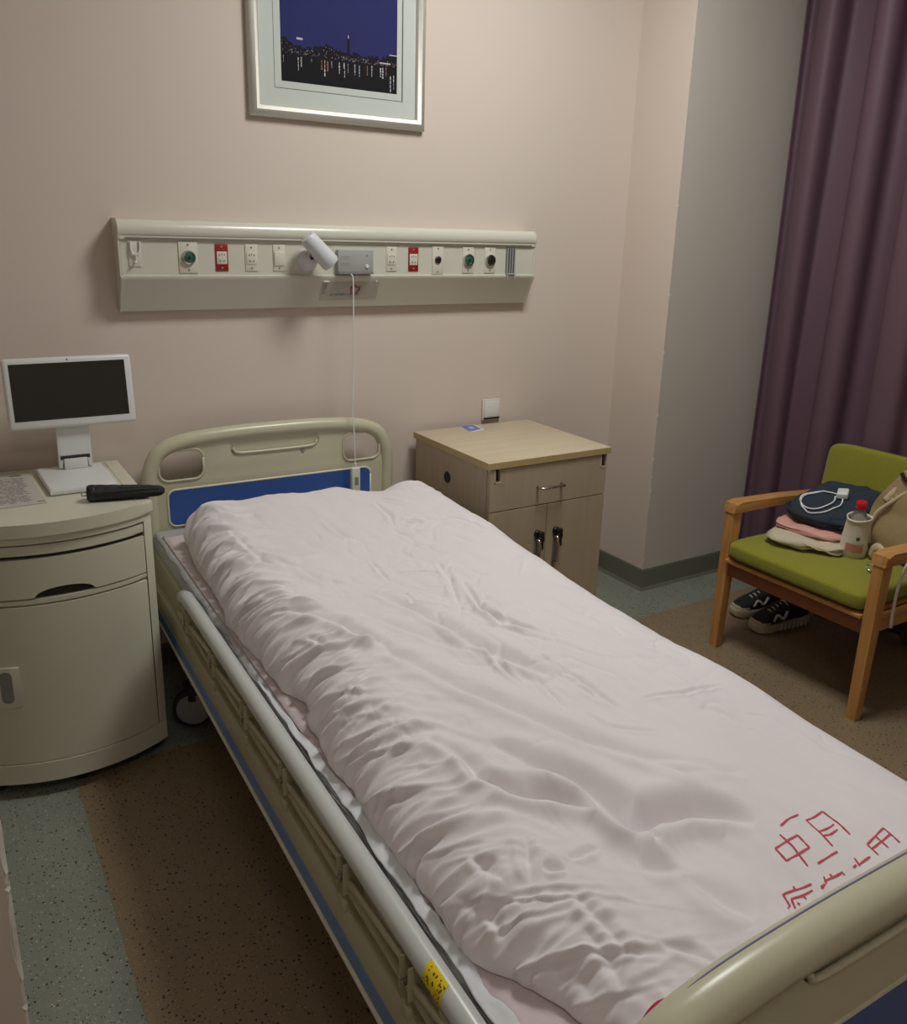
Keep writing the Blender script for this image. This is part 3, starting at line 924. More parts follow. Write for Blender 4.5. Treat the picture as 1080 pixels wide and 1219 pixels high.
# ---------------------------------------------------------------- duvet
STROKES=[
(16,26,[(0.651,-1.672),(0.6833,-1.7474),(0.6819,-1.8092),(0.719,-1.8658),(0.7836,-1.9046),(0.8202,-1.9475),(0.8204,-1.9926),(0.8303,-2.0165)]),
(22,36,[(0.747,-1.735),(0.7884,-1.8145),(0.8342,-1.8822),(0.849,-1.9426),(0.8439,-1.9847),(0.8806,-1.9812),(0.9412,-2.005),(0.9861,-2.044),(1.0098,-2.085)]),
(7,26,[(0.7672,-1.1616),(0.8291,-1.3078),(0.8844,-1.4126),(0.9356,-1.455)]),
(9,28,[(0.6877,-1.2104),(0.7332,-1.3991),(0.7847,-1.5435),(0.842,-1.6583),(0.8924,-1.7685),(0.9793,-1.8763),(1.0691,-1.9541)]),
(9,10,[(1.0795,-1.1373),(1.0356,-1.2744),(1.0509,-1.3931),(1.0748,-1.4335)]),
(7,9,[(1.0097,-1.5199),(1.0301,-1.6233),(1.0404,-1.7063),(1.0452,-1.7346)]),
(4,7,[(1.0126,-1.6447),(1.0307,-1.7173)]),
(6,9,[(0.9327,-1.4143),(0.9129,-1.5171),(0.9113,-1.6004)]),
(6,9,[(0.9555,-1.5922),(0.9365,-1.7144)]),
(5,9,[(0.9694,-1.7207),(0.9825,-1.772),(1.065,-1.8288)]),
(5,7,[(1.0999,-1.7297),(1.1948,-1.7611),(1.322,-1.76)]),
(5,7,[(0.8963,-1.0468),(0.9287,-1.0883),(0.9151,-1.1525),(1.0119,-1.2093)]),
(10,12,[(0.645,-2.0136),(0.6767,-2.0268)]),
(8,10,[(0.6923,-2.0157),(0.7564,-2.0025)]),
(7,14,[(0.6616,-1.9541),(0.6204,-2.0206)]),
(8,13,[(0.658,-2.0586),(0.6685,-2.1283),(0.6695,-2.1723)]),
(7,12,[(0.5828,-1.9298),(0.5936,-2.0022)]),
(12,12,[(0.5531,-2.0073),(0.5603,-2.0437),(0.5897,-2.0458)]),
(10,18,[(0.5103,-2.0264),(0.5597,-2.0636),(0.5802,-2.0956),(0.6059,-2.1442),(0.6104,-2.1989)]),
(8,16,[(0.6427,-2.1119),(0.648,-2.1529),(0.6391,-2.1935)]),
(6,12,[(0.5217,-1.9132),(0.5464,-1.968),(0.5535,-2.026)]),
(6,12,[(0.7136,-2.1744),(0.7406,-2.1976),(0.7613,-2.231)]),
(8,30,[(0.8381,-2.1043),(0.8488,-2.1661),(0.8593,-2.2107)]),
(8,24,[(0.7899,-2.0588),(0.8458,-2.0896)]),
(6,20,[(0.5946,-2.11),(0.59,-2.1488)]),
(6,22,[(0.9551,-1.8633),(1.004,-1.9433),(1.1086,-1.9801)]),
(5,14,[(0.6995,-0.4746),(0.7627,-0.4378),(0.7739,-0.5533)]),
(5,13,[(0.6568,-0.545),(0.6654,-0.6683),(0.6757,-0.775)]),
(4,14,[(0.8793,-0.3846),(0.9258,-0.4364),(0.9562,-0.5495)]),
(7,16,[(0.9466,-0.5205),(0.9612,-0.6612),(1.0017,-0.6905)]),
(6,11,[(1.1499,-0.4325),(1.1522,-0.5717),(1.1271,-0.6426)]),
(8,18,[(0.7414,-0.8478),(0.7665,-0.9446),(0.841,-0.9863)]),
(6,8,[(0.9485,-0.8443),(0.9327,-0.9958)]),
(6,8,[(0.9554,-0.9518),(1.022,-0.9794),(1.0777,-1.0265)]),
(4,8,[(0.8867,-1.0477),(0.9676,-1.0945)]),
(7,12,[(1.0961,-0.9598),(1.0743,-1.0494),(1.0143,-1.1967)]),
(9,12,[(1.0992,-1.0599),(1.0502,-1.2322),(1.0318,-1.3592),(1.0694,-1.4371)]),
(5,9,[(0.898,-1.134),(0.9981,-1.2228)]),
(5,9,[(0.6185,-1.219),(0.6353,-1.2902)]),
(9,24,[(0.6275,-1.074),(0.6962,-1.2065),(0.7325,-1.3817)]),
(10,26,[(0.8542,-1.0178),(0.9049,-1.2218),(0.9268,-1.4068),(0.9516,-1.5117),(0.9885,-1.6022)]),
(6,9,[(0.9458,-1.4046),(0.9132,-1.5178),(0.9124,-1.5906)]),
(5,8,[(1.0121,-1.5134),(1.0136,-1.5585)]),
(7,9,[(1.1749,-0.6189),(1.2039,-0.6741),(1.1613,-0.6875)]),
(6,16,[(1.3313,-0.47),(1.5244,-0.4007)]),
(5,16,[(1.3348,-1.0381),(1.2347,-1.1446)]),
(5,10,[(1.1715,-0.4384),(1.202,-0.4753),(1.2637,-0.5894)]),
(6,14,[(0.6412,-0.6835),(0.6715,-0.7867),(0.7157,-0.8423)]),
]
TEXT=[
[(1.0361,-2.1108),(1.061,-2.1066),(1.0955,-2.0992)],
[(0.9912,-2.1369),(0.9865,-2.1609)],
[(0.9912,-2.1369),(1.0435,-2.1363)],
[(1.0435,-2.1363),(1.0384,-2.1616)],
[(0.9865,-2.1609),(1.0384,-2.1616)],
[(1.019,-2.1225),(1.0176,-2.1473),(1.0073,-2.182)],
[(1.0942,-2.1153),(1.0731,-2.1762)],
[(1.0942,-2.1153),(1.1449,-2.1093)],
[(1.1449,-2.1093),(1.1427,-2.1383),(1.1358,-2.165)],
[(1.0826,-2.1456),(1.1336,-2.1379)],
[(1.0781,-2.1553),(1.0975,-2.1554),(1.1275,-2.1487)],
[(1.0254,-2.1864),(1.0697,-2.1872)],
[(1.1408,-2.1915),(1.1315,-2.2156)],
[(1.1408,-2.1915),(1.1992,-2.1813)],
[(1.1992,-2.1813),(1.1894,-2.2142)],
[(1.1693,-2.1864),(1.1634,-2.2123)],
[(1.1387,-2.2012),(1.1963,-2.1957)],
[(1.0844,-2.2059),(1.0772,-2.2198)],
[(1.065,-2.2178),(1.0735,-2.2161)],
[(1.0805,-2.2176),(1.1117,-2.2137)],
[(0.9965,-2.2136),(0.9956,-2.2185)],
[(1.0129,-2.2056),(1.0057,-2.215)],
[(1.0103,-2.2117),(1.0428,-2.2149),(1.0414,-2.2193)],
[(1.0252,-2.2071),(1.0233,-2.2147)],
[(0.9932,-2.2161),(1.0029,-2.215)],
[(0.9332,-2.197),(0.9241,-2.2166)],
[(0.9348,-2.1978),(0.955,-2.1992),(0.986,-2.2048)],
[(0.96,-2.1941),(0.9587,-2.1993)],
[(0.9199,-2.2158),(0.9204,-2.2179)],
[(0.9369,-2.2088),(0.9538,-2.2106),(0.9793,-2.2121)],
[(0.9369,-2.2088),(0.9281,-2.2218)],
[(0.9595,-2.2106),(0.9588,-2.2173)],
[(0.9389,-2.2168),(0.9405,-2.2206)],
]
XL = [(-2.34, .655), (-2.27, .625), (-2.19, .590), (-2.09, .551), (-2.03, .514), (-1.92, .515), (-1.83, .516), (-1.60, .525), (-1.49, .528), (-1.38, .540), (-1.31, .556), (-1.26, .536), (-1.05, .531), (-.83, .540), (-.60, .556), (-.42, .574), (-.25, .600)]
_xl = (np.array([a for a, b in XL]), np.array([b for a, b in XL]))
rs = np.random.RandomState(12)
GATH = []
y = -.33
while y > -2.18:
    GATH.append((y, rs.uniform(.003, .0085), rs.uniform(.005, .012), rs.uniform(.05, .20), rs.uniform(-.75, .05)))
    y -= rs.uniform(.014, .044)
FINE = []
y = -.31
while y > -2.22:
    FINE.append((y, rs.uniform(.0012, .0036), rs.uniform(.0028, .0055), rs.uniform(.03, .11), rs.uniform(-1.0, .25), rs.uniform(0, .09)))
    y -= rs.uniform(.006, .019)
def xleft(y):
    e = np.interp(y, *_xl)
    for yc, a, w, l, m in GATH:
        e = e - .45 * a * np.exp(-((y - yc) / (w * 1.5)) ** 2)
    return .013 + e + .010 * fbm(y * 8.5, y * 0 + 1.5, 5)
def xright(y):
    return 1.418 + .03 * np.clip((y + .9) / .6, 0, 1) + .006 * vnoise(y * 6, y * 0 + 2, 8)
def yhead(x):
    return -.262 - .03 * np.exp(-((x - 1.22) / .08) ** 2) - .05 * np.clip((x - 1.25) / .2, 0, 1) + .006 * vnoise(x * 12, x * 0, 6)
YF = -2.315
Z0 = .556
def prof(e, R, p=2.1):
    t = np.clip(e / R, 0, 1)
    return (1 - (1 - t) ** p) ** (1 / p)
def duvet_h(x, y):
    x = np.asarray(x, float); y = np.asarray(y, float)
    el, er, eh, ef = x - xleft(y), xright(y) - x, yhead(x) - y, y - YF
    H = np.interp(y, [-2.32, -2.15, -1.8, -1.2, -.6, -.28], [.045, .062, .076, .092, .112, .140])
    H = H + .022 * fbm(x * 2.6 + .3, y * 2.0, 40, 2) + .03 * np.exp(-((x - .62) / .12) ** 2) * np.clip((y + 2.3) / .5, 0, 1) * .5
    H = H - .050 * np.exp(-((x - 1.22) / .10) ** 2) * np.exp(-((y + .28) / .10) ** 2) - .02 * np.clip((x - 1.3) / .15, 0, 1) * np.exp(-((y + .28) / .2) ** 2)
    H = H - .020 * np.clip((x - 1.22) / .2, 0, 1)
    # soft folds running down the bed
    u = x * .96 + y * .27; v = -x * .27 + y * .96
    H = H + .0055 * fbm(u * 9, v * 1.7, 60, 3) + .0018 * fbm(u * 26, v * 6, 70, 2) + .0008 * fbm(x * 34, y * 30, 80, 2)
    msk = np.clip(.5 + 1.3 * fbm(x * 4, y * 4, 90, 2), 0, 1) * np.clip((y + 2.06) / .15, 0, 1)
    for (cu, cv, sd, am) in ((8, 2.4, 101, .0055), (5, 6, 111, .0022), (14, 5, 121, .0042), (22, 8, 131, .0026)):
        nn = fbm(u * cu + .8 * vnoise(x * 5, y * 5, sd + 7), v * cv + .6 * vnoise(x * 6, y * 6, sd + 8), sd, 2)
        H = H - am * msk * np.exp(-(np.abs(nn) / .075) ** 1.15) * (1 - .5 * np.abs(nn))
    d = np.zeros_like(x)
    for dep, wid, P in STROKES:
        wid = wid / 1000; dep = dep / 1000 * (1.8 if wid >= .022 else 1.15)
        xs = [p[0] for p in P]; ys_ = [p[1] for p in P]
        m = (x > min(xs) - wid * 4) & (x < max(xs) + wid * 4) & (y > min(ys_) - wid * 4) & (y < max(ys_) + wid * 4)
        if not m.any():
            continue
        xm, ym = x[m], y[m]
        best = np.full(xm.shape, 1e9); sg = np.zeros(xm.shape); tt = np.zeros(xm.shape)
        n = len(P) - 1
        for k in range(n):
            ax, ay = P[k]; bx, by = P[k + 1]
            dx, dy = bx - ax, by - ay; LL = dx * dx + dy * dy + 1e-12
            t = np.clip(((xm - ax) * dx + (ym - ay) * dy) / LL, 0, 1)
            px, py = xm - ax - t * dx, ym - ay - t * dy
            ds = np.sqrt(px * px + py * py)
            c = ds < best
            best = np.where(c, ds, best); sg = np.where(c, np.sign(px * dy - py * dx), sg); tt = np.where(c, (k + t) / n, tt)
        fade = np.sin(np.pi * np.clip(tt, 0, 1)) ** .7 * np.where((tt <= 0) | (tt >= 1), 0, 1)
        w = wid * .62 * (.45 + .55 * np.sin(np.pi * np.clip(tt, .02, .98)) ** .6)
        s = best * sg
        val = -np.exp(-np.abs(s / w) ** 1.5) + .6 * np.exp(-((s - 1.9 * w) / (1.1 * w)) ** 2) + .35 * np.exp(-((s + 2.2 * w) / (1.3 * w)) ** 2)
        d[m] += dep * fade * val * np.clip((3.6 * wid - best) / wid, 0, 1)
    H = H + d
    el0 = np.clip(el, 0, 9)
    base_H = H.copy()
    for yc, a, w, l, m_ in GATH:
        yy = y - yc - m_ * el0 - .012 * np.sin(el0 * 30 + yc * 50)
        ww = w * (1 + el0 * 4)
        l = l * (1 if yc > -1.9 else .55)
        H = H + 1.9 * a * (np.exp(-np.abs(yy / ww) ** 1.4) - .5 * np.exp(-((yy + 1.8 * ww) / ww) ** 2)) * np.exp(-(el0 / l) ** 1.6)
    for yc, a, w, l, m_, st in FINE:
        yy = y - yc - m_ * el0 - .006 * np.sin(el0 * 45 + yc * 80)
        near = np.abs(yy) < .05
        if not near.any():
            continue
        t_ = (el0[near] - st) / l
        ww = w * (1 + np.clip(el0[near], 0, .3) * 5)
        H[near] = H[near] + 1.5 * a * (np.exp(-np.abs(yy[near] / ww) ** 1.3) - .5 * np.exp(-((yy[near] + 1.9 * ww) / ww) ** 2)) * np.exp(-np.abs(t_) ** 1.7)
    global GFIELD, SHFIELD
    GFIELD = H - base_H
    H = H + .050 * np.exp(-((x - .63) / .06) ** 2 - ((y + 2.27) / .035) ** 2) + .004 * np.sin(x * 260 + 3 * np.sin(y * 60)) * np.exp(-((x - .63) / .07) ** 2 - ((y + 2.27) / .05) ** 2)
    sh_ = prof(el, np.interp(y, [-1.6, -.9, -.3], [.145, .125, .085]), 1.95) * prof(er, .085) * prof(eh, .075) * prof(ef, .05)
    SHFIELD = sh_
    return Z0 + np.maximum(H, .02) * sh_
def build_duvet():
    NX, NY = 300, 640
    g = lambda n, k: (lambda s: (1 - k) * s + k * (1 - np.cos(np.pi * s)) / 2)(np.linspace(0, 1, n))
    S, T = np.meshgrid(g(NX, .62), g(NY, .30))
    Y = YF + (-.262 - YF) * T
    for _ in range(3):
        X = xleft(Y) + (xright(Y) - xleft(Y)) * S
        Y = YF + (yhead(X) - YF) * T
    X = xleft(Y) + (xright(Y) - xleft(Y)) * S
    Z = duvet_h(X, Y)
    X = X - 1.1 * GFIELD * np.sqrt(np.clip(1 - SHFIELD, 0, 1)) * np.clip(SHFIELD * 4, 0, 1)
    co = np.stack([X, Y, Z], -1).reshape(-1, 3)
    idx = np.arange(NX * NY).reshape(NY, NX)
    f = np.stack([idx[:-1, :-1], idx[:-1, 1:], idx[1:, 1:], idx[1:, :-1]], -1).reshape(-1, 4)
    ring = np.concatenate([idx[0, :], idx[1:, -1], idx[-1, -2::-1], idx[-2:0:-1, 0]])
    n0 = len(co)
    low = co[ring].copy(); low[:, 2] = Z0 - .001
    co = np.concatenate([co, low])
    k = len(ring)
    r2 = np.arange(k) + n0
    sidef = np.stack([ring, r2, np.roll(r2, -1), np.roll(ring, -1)], -1)
    faces = f.tolist() + sidef.tolist() + [r2[::-1].tolist()]
    me = bpy.data.meshes.new('duvet_cover')
    me.from_pydata(co.tolist(), [], faces)
    me.update()
    bm = B(); bm.from_mesh(me); bpy.data.meshes.remove(me)
    return bm
dv = thing('duvet', 'rumpled pinkish white hospital duvet spread over the whole bed, red lettering at its foot', 'duvet', (.963, -1.28, Z0))
link('duvet_cover', build_duvet(), M['duvet'], dv, 'all')
hz1 = lambda a, b: float(duvet_h(np.array([a]), np.array([b]))[0])
bm = B()
for s in TEXT:
    ribbon_stroke(bm, s, .0027, hz1)
lt = link('printed_lettering', bm, M['ink'], dv); lt['label'] = 'red Chinese laundry lettering'
bm = B()
tube(bm, catmull([(.535, -2.306, .640), (.552, -2.302, .680), (.572, -2.299, .701), (.592, -2.298, .703), (.615, -2.298, .688), (.650, -2.302, .672), (.69, -2.305, .660), (.70, -2.306, .64)], 4), .007, 10)
rt_ = link('red_tie', bm, mat('crimson_ribbon', srgb(176, 30, 60), .8), dv, 'all'); rt_['label'] = 'crimson tie at the foot corner'

# ================================================================ LEFT BEDSIDE CABINET
def bow(x, d=0):
    return -.572 + ((x - .222) / .243) ** 2 * .072 + d
def bow_plan(x0, x1, yb, d, n=16, rc=0):
    P = [(x0, yb), (x1, yb)]
    for k in range(n + 1):
        x = x1 + (x0 - x1) * k / n
        P.append((x, bow(x, d)))
    return P
def bow_slab(bm, x0, x1, z0, z1, d0, d1, bevel=.002, n=16):
    """curved front leaf between offsets d0 (outer) and d1 (inner)"""
    P = [(x0 + (x1 - x0) * k / n, bow(x0 + (x1 - x0) * k / n, d0)) for k in range(n + 1)]
    P += [(x1 + (x0 - x1) * k / n, bow(x1 + (x0 - x1) * k / n, d1)) for k in range(n + 1)]
    prism(bm, P, 'z', z0, z1, bevel, 2)
t = thing('bedside_cabinet', 'cream plastic bow-fronted bedside cabinet with drawer and door, left of the bed', 'cabinet', (.22, -.28, 0))
CX0, CX1 = -.02, .464
bm = B(); prism(bm, bow_plan(CX0, CX1, -.03, 0), 'z', .744, .778, .006, 3); link('cabinet_top', bm, M['cab'], t, True)
bm = B()
for x in (CX0 + .04, CX1 - .04):
    tube(bm, [(x, -.04, .7785), (x, -.30, .7785), (x, bow(x) + .03, .7785)], .0015, 6)
link('top_groove', bm, M['cab'], t)
bm = B(); prism(bm, bow_plan(CX0 + .006, CX1 - .006, -.034, .022), 'z', .05, .744, .003); link('body', bm, M['cab'], t, True)
bm = B()
for x0, x1 in ((CX0 + .006, CX0 + .028), (CX1 - .028, CX1 - .006)):
    bow_slab(bm, x0, x1, .052, .744, .008, .03, .004, 3)
bow_slab(bm, CX0 + .026, CX1 - .026, .724, .743, .006, .03)
bow_slab(bm, CX0 + .026, CX1 - .026, .562, .574, .011, .03)
bow_slab(bm, CX0 + .006, CX1 - .006, .045, .103, .007, .03)
link('front_frame', bm, M['cab'], t, True)
bm = B(); bow_slab(bm, CX0 + .030, CX1 - .030, .694, .719, .010, .04, .003); link('pull_out_tray', bm, M['cab'], t, True)
bm = B(); bow_slab(bm, CX0 + .032, CX1 - .032, .684, .693, .019, .0215, .0005); link('tray_gap', bm, M['dark_hole'], t)
# drawer with an arched finger cut in its lower edge
bm = B()
n = 40
x0, x1 = CX0 + .030, CX1 - .030
P = []
top, bot = [], []
for k in range(n + 1):
    x = x0 + (x1 - x0) * k / n
    zb = .578
    cut = 1 - ((x - .222) / .072) ** 2
    if cut > 0: zb += .024 * math.sqrt(cut) 
    top.append((x, .683)); bot.append((x, zb))
rows = []
for d, in ((.010,), (.0225,)):
    rows.append(([bm.verts.new((x, bow(x, d), z)) for x, z in top], [bm.verts.new((x, bow(x, d), z)) for x, z in bot]))
for k in range(n):
    (t0, b0), (t1, b1) = rows
    bm.faces.new((t0[k], t0[k + 1], b0[k + 1], b0[k])); bm.faces.new((t1[k], b1[k], b1[k + 1], t1[k + 1]))
    bm.faces.new((t0[k], t1[k], t1[k + 1], t0[k + 1])); bm.faces.new((b0[k], b0[k + 1], b1[k + 1], b1[k]))
for k in (0, n):
    bm.faces.new((rows[0][0][k], rows[0][1][k], rows[1][1][k], rows[1][0][k]))
dr = link('drawer', bm, M['cab'], t, True)
bm = B(); bow_slab(bm, .145, .299, .575, .605, .0212, .0222, 0); link('finger_recess', bm, M['dark_hole'], dr)
bm = B(); bow_slab(bm, CX0 + .032, CX1 - .031, .106, .556, .0095, .03, .003); dd = link('door', bm, M['cab'], t, True)
bm = B(); bow_slab(bm, .020, .094, .278, .392, .0055, .0105, .002, 6); lt = link('latch_plate', bm, M['offwhite'], dd, True)
bm = B()
def bowpt(x, z, d): return (x, bow(x, d), z)
vs0 = [bm.verts.new(bowpt(.062 + p[0], .336 + p[1], .0050)) for p in rrect(-.014, .014, -.045, .045, .0135)]
vs1 = [bm.verts.new(bowpt(.062 + p[0], .336 + p[1], .0056)) for p in rrect(-.014, .014, -.045, .045, .0135)]
bm.faces.new(vs0); bm.faces.new(vs1[::-1])
for k in range(len(vs0)):
    j = (k + 1) % len(vs0); bm.faces.new((vs0[k], vs1[k], vs1[j], vs0[j]))
link('latch_slot', bm, M['midgrey'], dd)
for x, y in ((.02, -.08), (.42, -.08), (.02, -.45), (.42, -.45), (.22, -.5)):
    bm = B(); lathe(bm, [(.018, 0), (.02, .004), (.016, .052)], 16, Matrix.Translation((x, y, 0))); link('foot', bm, M['black'], t, True)

# ---------------------------------------------------------------- bedside terminal
t = thing('bedside_terminal', 'white flat-screen bedside terminal with blank dark display on the cream cabinet', 'monitor', (.33, -.23, .778))
bm = B()
prism(bm, [(.222, -.105), (.405, -.105), (.405, -.352), (.232, -.352)][::-1], 'z', .779, .797, .006, 3)
link('base', bm, M['white'], t, True)
bm = B(); box(bm, (.296, -.156, .797), (.360, -.128, .829), .003); link('hinge_tab', bm, M['white'], t, True)
bm = B(); tube(bm, [(.288, -.145, .832), (.368, -.145, .832)], .008, 12); link('hinge', bm, M['black'], t, True)
bm = B(); prism(bm, [(.284, .96), (.374, .96), (.374, .80), (.362, .80), (.362, .836), (.294, .836), (.294, .80), (.282, .80)], 'y', -.150, -.132, .003, 2); link('neck', bm, M['white'], t, True)
def scr(bm, x0, x1, s0, s1, d0, d1, bevel, shear=True):
    """slab in the plane of the tilted display; s runs up it, d out of its front"""
    vs = box(bm, (x0, -d1, s0), (x1, -d0, s1), bevel, 3)
    bmesh.ops.transform(bm, matrix=Matrix.Translation((0, -.172, .930)) @ Matrix.Rotation(-.13, 4, 'X'), verts=vs)
bm = B(); scr(bm, .163, .505, -.003, .198, -.024, 0, .010); sc_ = link('screen_housing', bm, M['white'], t, True)
bm = B(); scr(bm, .180, .486, .022, .182, -.002, .0008, .0003); link('display', bm, M['screen'], sc_)
bm = B(); scr(bm, .330, .333, .187, .192, -.002, .0006, .0002); link('webcam', bm, M['black'], sc_)

# ---------------------------------------------------------------- umbrella
t = thing('folded_umbrella', 'black compact folded umbrella lying near the cabinet edge beside the terminal', 'umbrella', (.40, -.465, .7785))
bm = B()
a = Vector((.312, -.436, .8005)); b_ = Vector((.503, -.482, .7955)); d = (b_ - a)
N = 30
rings = []
mt = axis_mtx(a, d)
for i in range(N + 1):
    s = i / N
    r = .0215 * (1 - .42 * s ** 2.2)
    if i == 0: r *= .86
    if i == N: r *= .5
    if i == N - 1: r *= .85
    ring = []
    for k in range(48):
        an = 2 * math.pi * k / 48
        rr_ = r * (1 + .07 * math.sin(7 * an + 5 * s) + .02 * math.sin(13 * an + 9 * s) + .015 * math.sin(40 * s + an))
        ring.append(bm.verts.new(mt @ Vector((rr_ * math.cos(an), rr_ * math.sin(an), s * d.length))))
    rings.append(ring)
for p, q_ in zip(rings, rings[1:]):
    for k in range(48):
        bm.faces.new((p[k], p[(k + 1) % 48], q_[(k + 1) % 48], q_[k]))
bm.faces.new(rings[0][::-1]); bm.faces.new(rings[-1])
link('canopy_roll', bm, M['umbrella'], t, 'all')
bm = B(); lathe(bm, [(.0225, .008), (.0232, .010), (.0232, .018), (.0225, .020)], 32, mt); link('closing_strap', bm, M['black'], t, True)
bm = B(); tube(bm, [mt @ Vector(p) for p in ((-.006, .004, 0), (-.010, .006, -.008), (-.012, .002, -.013), (-.011, -.004, -.012), (-.006, -.004, 0))], .0016, 8); link('wrist_loop', bm, M['grey'], t, 'all')

# ---------------------------------------------------------------- laminated notice
t = thing('laminated_sheet', 'laminated notice sheet with small grey print lying at the cabinet left corner', 'paper', (.11, -.24, .7783))
bm = B(); prism(bm, [(.0, -.09), (.205, -.082), (.216, -.402), (.0, -.41)][::-1], 'z', .7788, .7798); link('sheet', bm, M['paper'], t)
bm = B()
rnd = random.Random(9)
for c0, c1 in ((.01, .095), (.105, .188)):
    y = -.125
    while y > -.375:
        x = c0
        while x < c1 - .01:
            w = rnd.uniform(.006, .02)
            if rnd.random() < .85:
                f = bm.faces.new([bm.verts.new(p) for p in ((x, y, .7800), (min(x + w, c1), y, .7800), (min(x + w, c1), y - .0042, .7800), (x, y - .0042, .7800))])
            x += w + .003
        y -= .0095
link('printed_lines', bm, M['print'], t)
bm = B(); box(bm, (.152, -.105, .7799), (.182, -.098, .7803)); box(bm, (.196, -.386, .7799), (.214, -.383, .7806)); link('printed_marks', bm, M['black'], t)

# ================================================================ RIGHT NIGHTSTAND
t = thing('nightstand', 'beige laminate bedside locker with one drawer and two keyed doors, right of the bed', 'nightstand', (1.80, -.29, 0))
NX0, NX1, NYB, NYF, NH = 1.532, 2.067, -.033, -.5445, .765
bm = B(); box(bm, (NX0, NYF - .004, NH - .024), (NX1, NYB, NH), .002); tp = link('top_board', bm, M['wood_top'], t, True)
bm = B(); box(bm, (NX0 + .001, NYF - .0052, NH - .0235), (NX1 - .001, NYF - .0035, NH - .0008), .0005); box(bm, (NX0 - .0012, NYF, NH - .0235), (NX0 + .0005, NYB, NH - .0008), .0004); link('edge_band', bm, M['edge'], tp)
for x0, x1 in ((NX0 + .010, NX0 + .028), (NX1 - .028, NX1 - .010)):
    bm = B(); box(bm, (x0, NYF + .022, .0), (x1, NYB, NH - .024), .001); link('side_panel', bm, M['wood_side'], t)
bm = B(); box(bm, (NX0 + .028, NYB - .01, .05), (NX1 - .028, NYB, NH - .024)); box(bm, (NX0 + .028, NYF + .03, .05), (NX1 - .028, NYB - .01, .07)); box(bm, (NX0 + .028, NYF + .05, .02), (NX1 - .028, NYF + .065, .05)); link('back_and_floor', bm, M['wood_side'], t)
FX0, FX1 = NX0 + .010, NX1 - .014
MIDX = 1.790
# drawer front with its two notches
prof_ = [(FX0, .589), (FX1, .589), (FX1, .695), (FX1 - .007, .695)]
bm = B()
P = [(FX0, .590), (FX1, .590), (FX1, .738), (FX1 - .006, .738), (FX1 - .006, .696), (FX1 - .024, .696), (FX1 - .024, .738), (FX0 + .040, .738), (FX0 + .040, .696), (FX0 + .022, .696), (FX0 + .022, .738), (FX0, .738)]
prism(bm, P, 'y', NYF, NYF + .018, .0008, 1); dr = link('drawer', bm, M['wood_side'], t)
for xa, xb in ((FX0 + .024, FX0 + .039), (FX1 - .023, FX1 - .007)):
    bm = B(); box(bm, (xa, NYF + .012, .697), (xb, NYF + .030, .739)); link('notch_cavity', bm, M['dark_hole'], dr)
bm = B()
for xa in (FX0 + .016, FX1 - .030):
    for k in ((xa, .690, xa + .030, .696), ):
        box(bm, (k[0], NYF - .001, k[1]), (k[2], NYF + .010, k[3]), .0005)
    box(bm, (xa, NYF - .001, .690), (xa + .005, NYF + .01, .736), .0005)
link('notch_trim', bm, M['wood_top'], dr)
bm = B()
hx0, hx1, hz_ = 1.742, 1.845, .655
tube(bm, [(hx0, NYF, hz_), (hx0, NYF - .020, hz_), (hx0 + .004, NYF - .026, hz_), (hx1 - .004, NYF - .026, hz_), (hx1, NYF - .020, hz_), (hx1, NYF, hz_)], .0048, 10)
link('handle', bm, M['chrome'], dr, 'all')
for x0, x1, lx, left in ((FX0, MIDX - .0012, 1.752, True), (MIDX + .0012, FX1, 1.834, False)):
    bm = B(); box(bm, (x0, NYF, .045), (x1, NYF + .018, .5865), .001); dd = link('door', bm, M['wood_side'], t)
    bm = B(); lathe(bm, [(.0145, 0), (.0145, .006), (.012, .010), (.0105, .010)], 20, axis_mtx((lx, NYF, .482), (0, -1, 0)))
    box(bm, (lx - .007, NYF - .026, .474), (lx + .016, NYF - .010, .494), .005); link('lock', bm, M['black'], dd, True)
    bm = B(); prism(bm, [(lx + .004, .482), (lx + .018, .478), (lx + .020, .462), (lx + .014, .450), (lx + .018, .428), (lx + .012, .424), (lx + .008, .448), (lx + .002, .458)], 'y', NYF - .021, NYF - .017, .001, 1); link('key', bm, M['black'], dd, True)
    bm = B(); zt = .462
    tube(bm, [(lx - .004, NYF, zt), (lx - .004, NYF - .018, zt), (lx - .004, NYF - .022, zt - .005), (lx - .004, NYF - .022, zt - .095), (lx - .004, NYF - .018, zt - .10), (lx - .004, NYF, zt - .10)], .006, 10); link('handle', bm, M['chrome'], dd, 'all')
    bm = B()
    box(bm, (lx - .0105, NYF - .004, zt - .118), (lx + .0025, NYF, zt - .0), .001); link('handle_backing', bm, M['midgrey'], dd, True)
bm = B(); lathe(bm, [(.021, 0), (.021, .002), (.017, .0025), (.017, .001)], 24, axis_mtx((NX0 + .010, -.27, .645), (-1, 0, 0))); gr = link('cable_hole', bm, M['dark_hole'], t, True); gr['label'] = 'round cable hole in the side'

# card on the nightstand
t = thing('blue_card', 'small blue and white card lying on the beige locker top', 'card', (1.765, -.075, .7651))
bm = B(); prism(bm, [(1.741, -.031), (1.808, -.028), (1.796, -.121), (1.720, -.142)][::-1], 'z', .7655, .7664); link('card_stock', bm, M['white'], t)
bm = B(); prism(bm, [(1.742, -.034), (1.800, -.032), (1.790, -.108), (1.724, -.128)][::-1], 'z', .7663, .7667); link('blue_print', bm, M['card_blue'], t)
bm = B(); prism(bm, [(1.757, -.06), (1.778, -.06), (1.774, -.088), (1.752, -.092)][::-1], 'z', .7666, .7670); link('pale_emblem', bm, M['paper'], t)

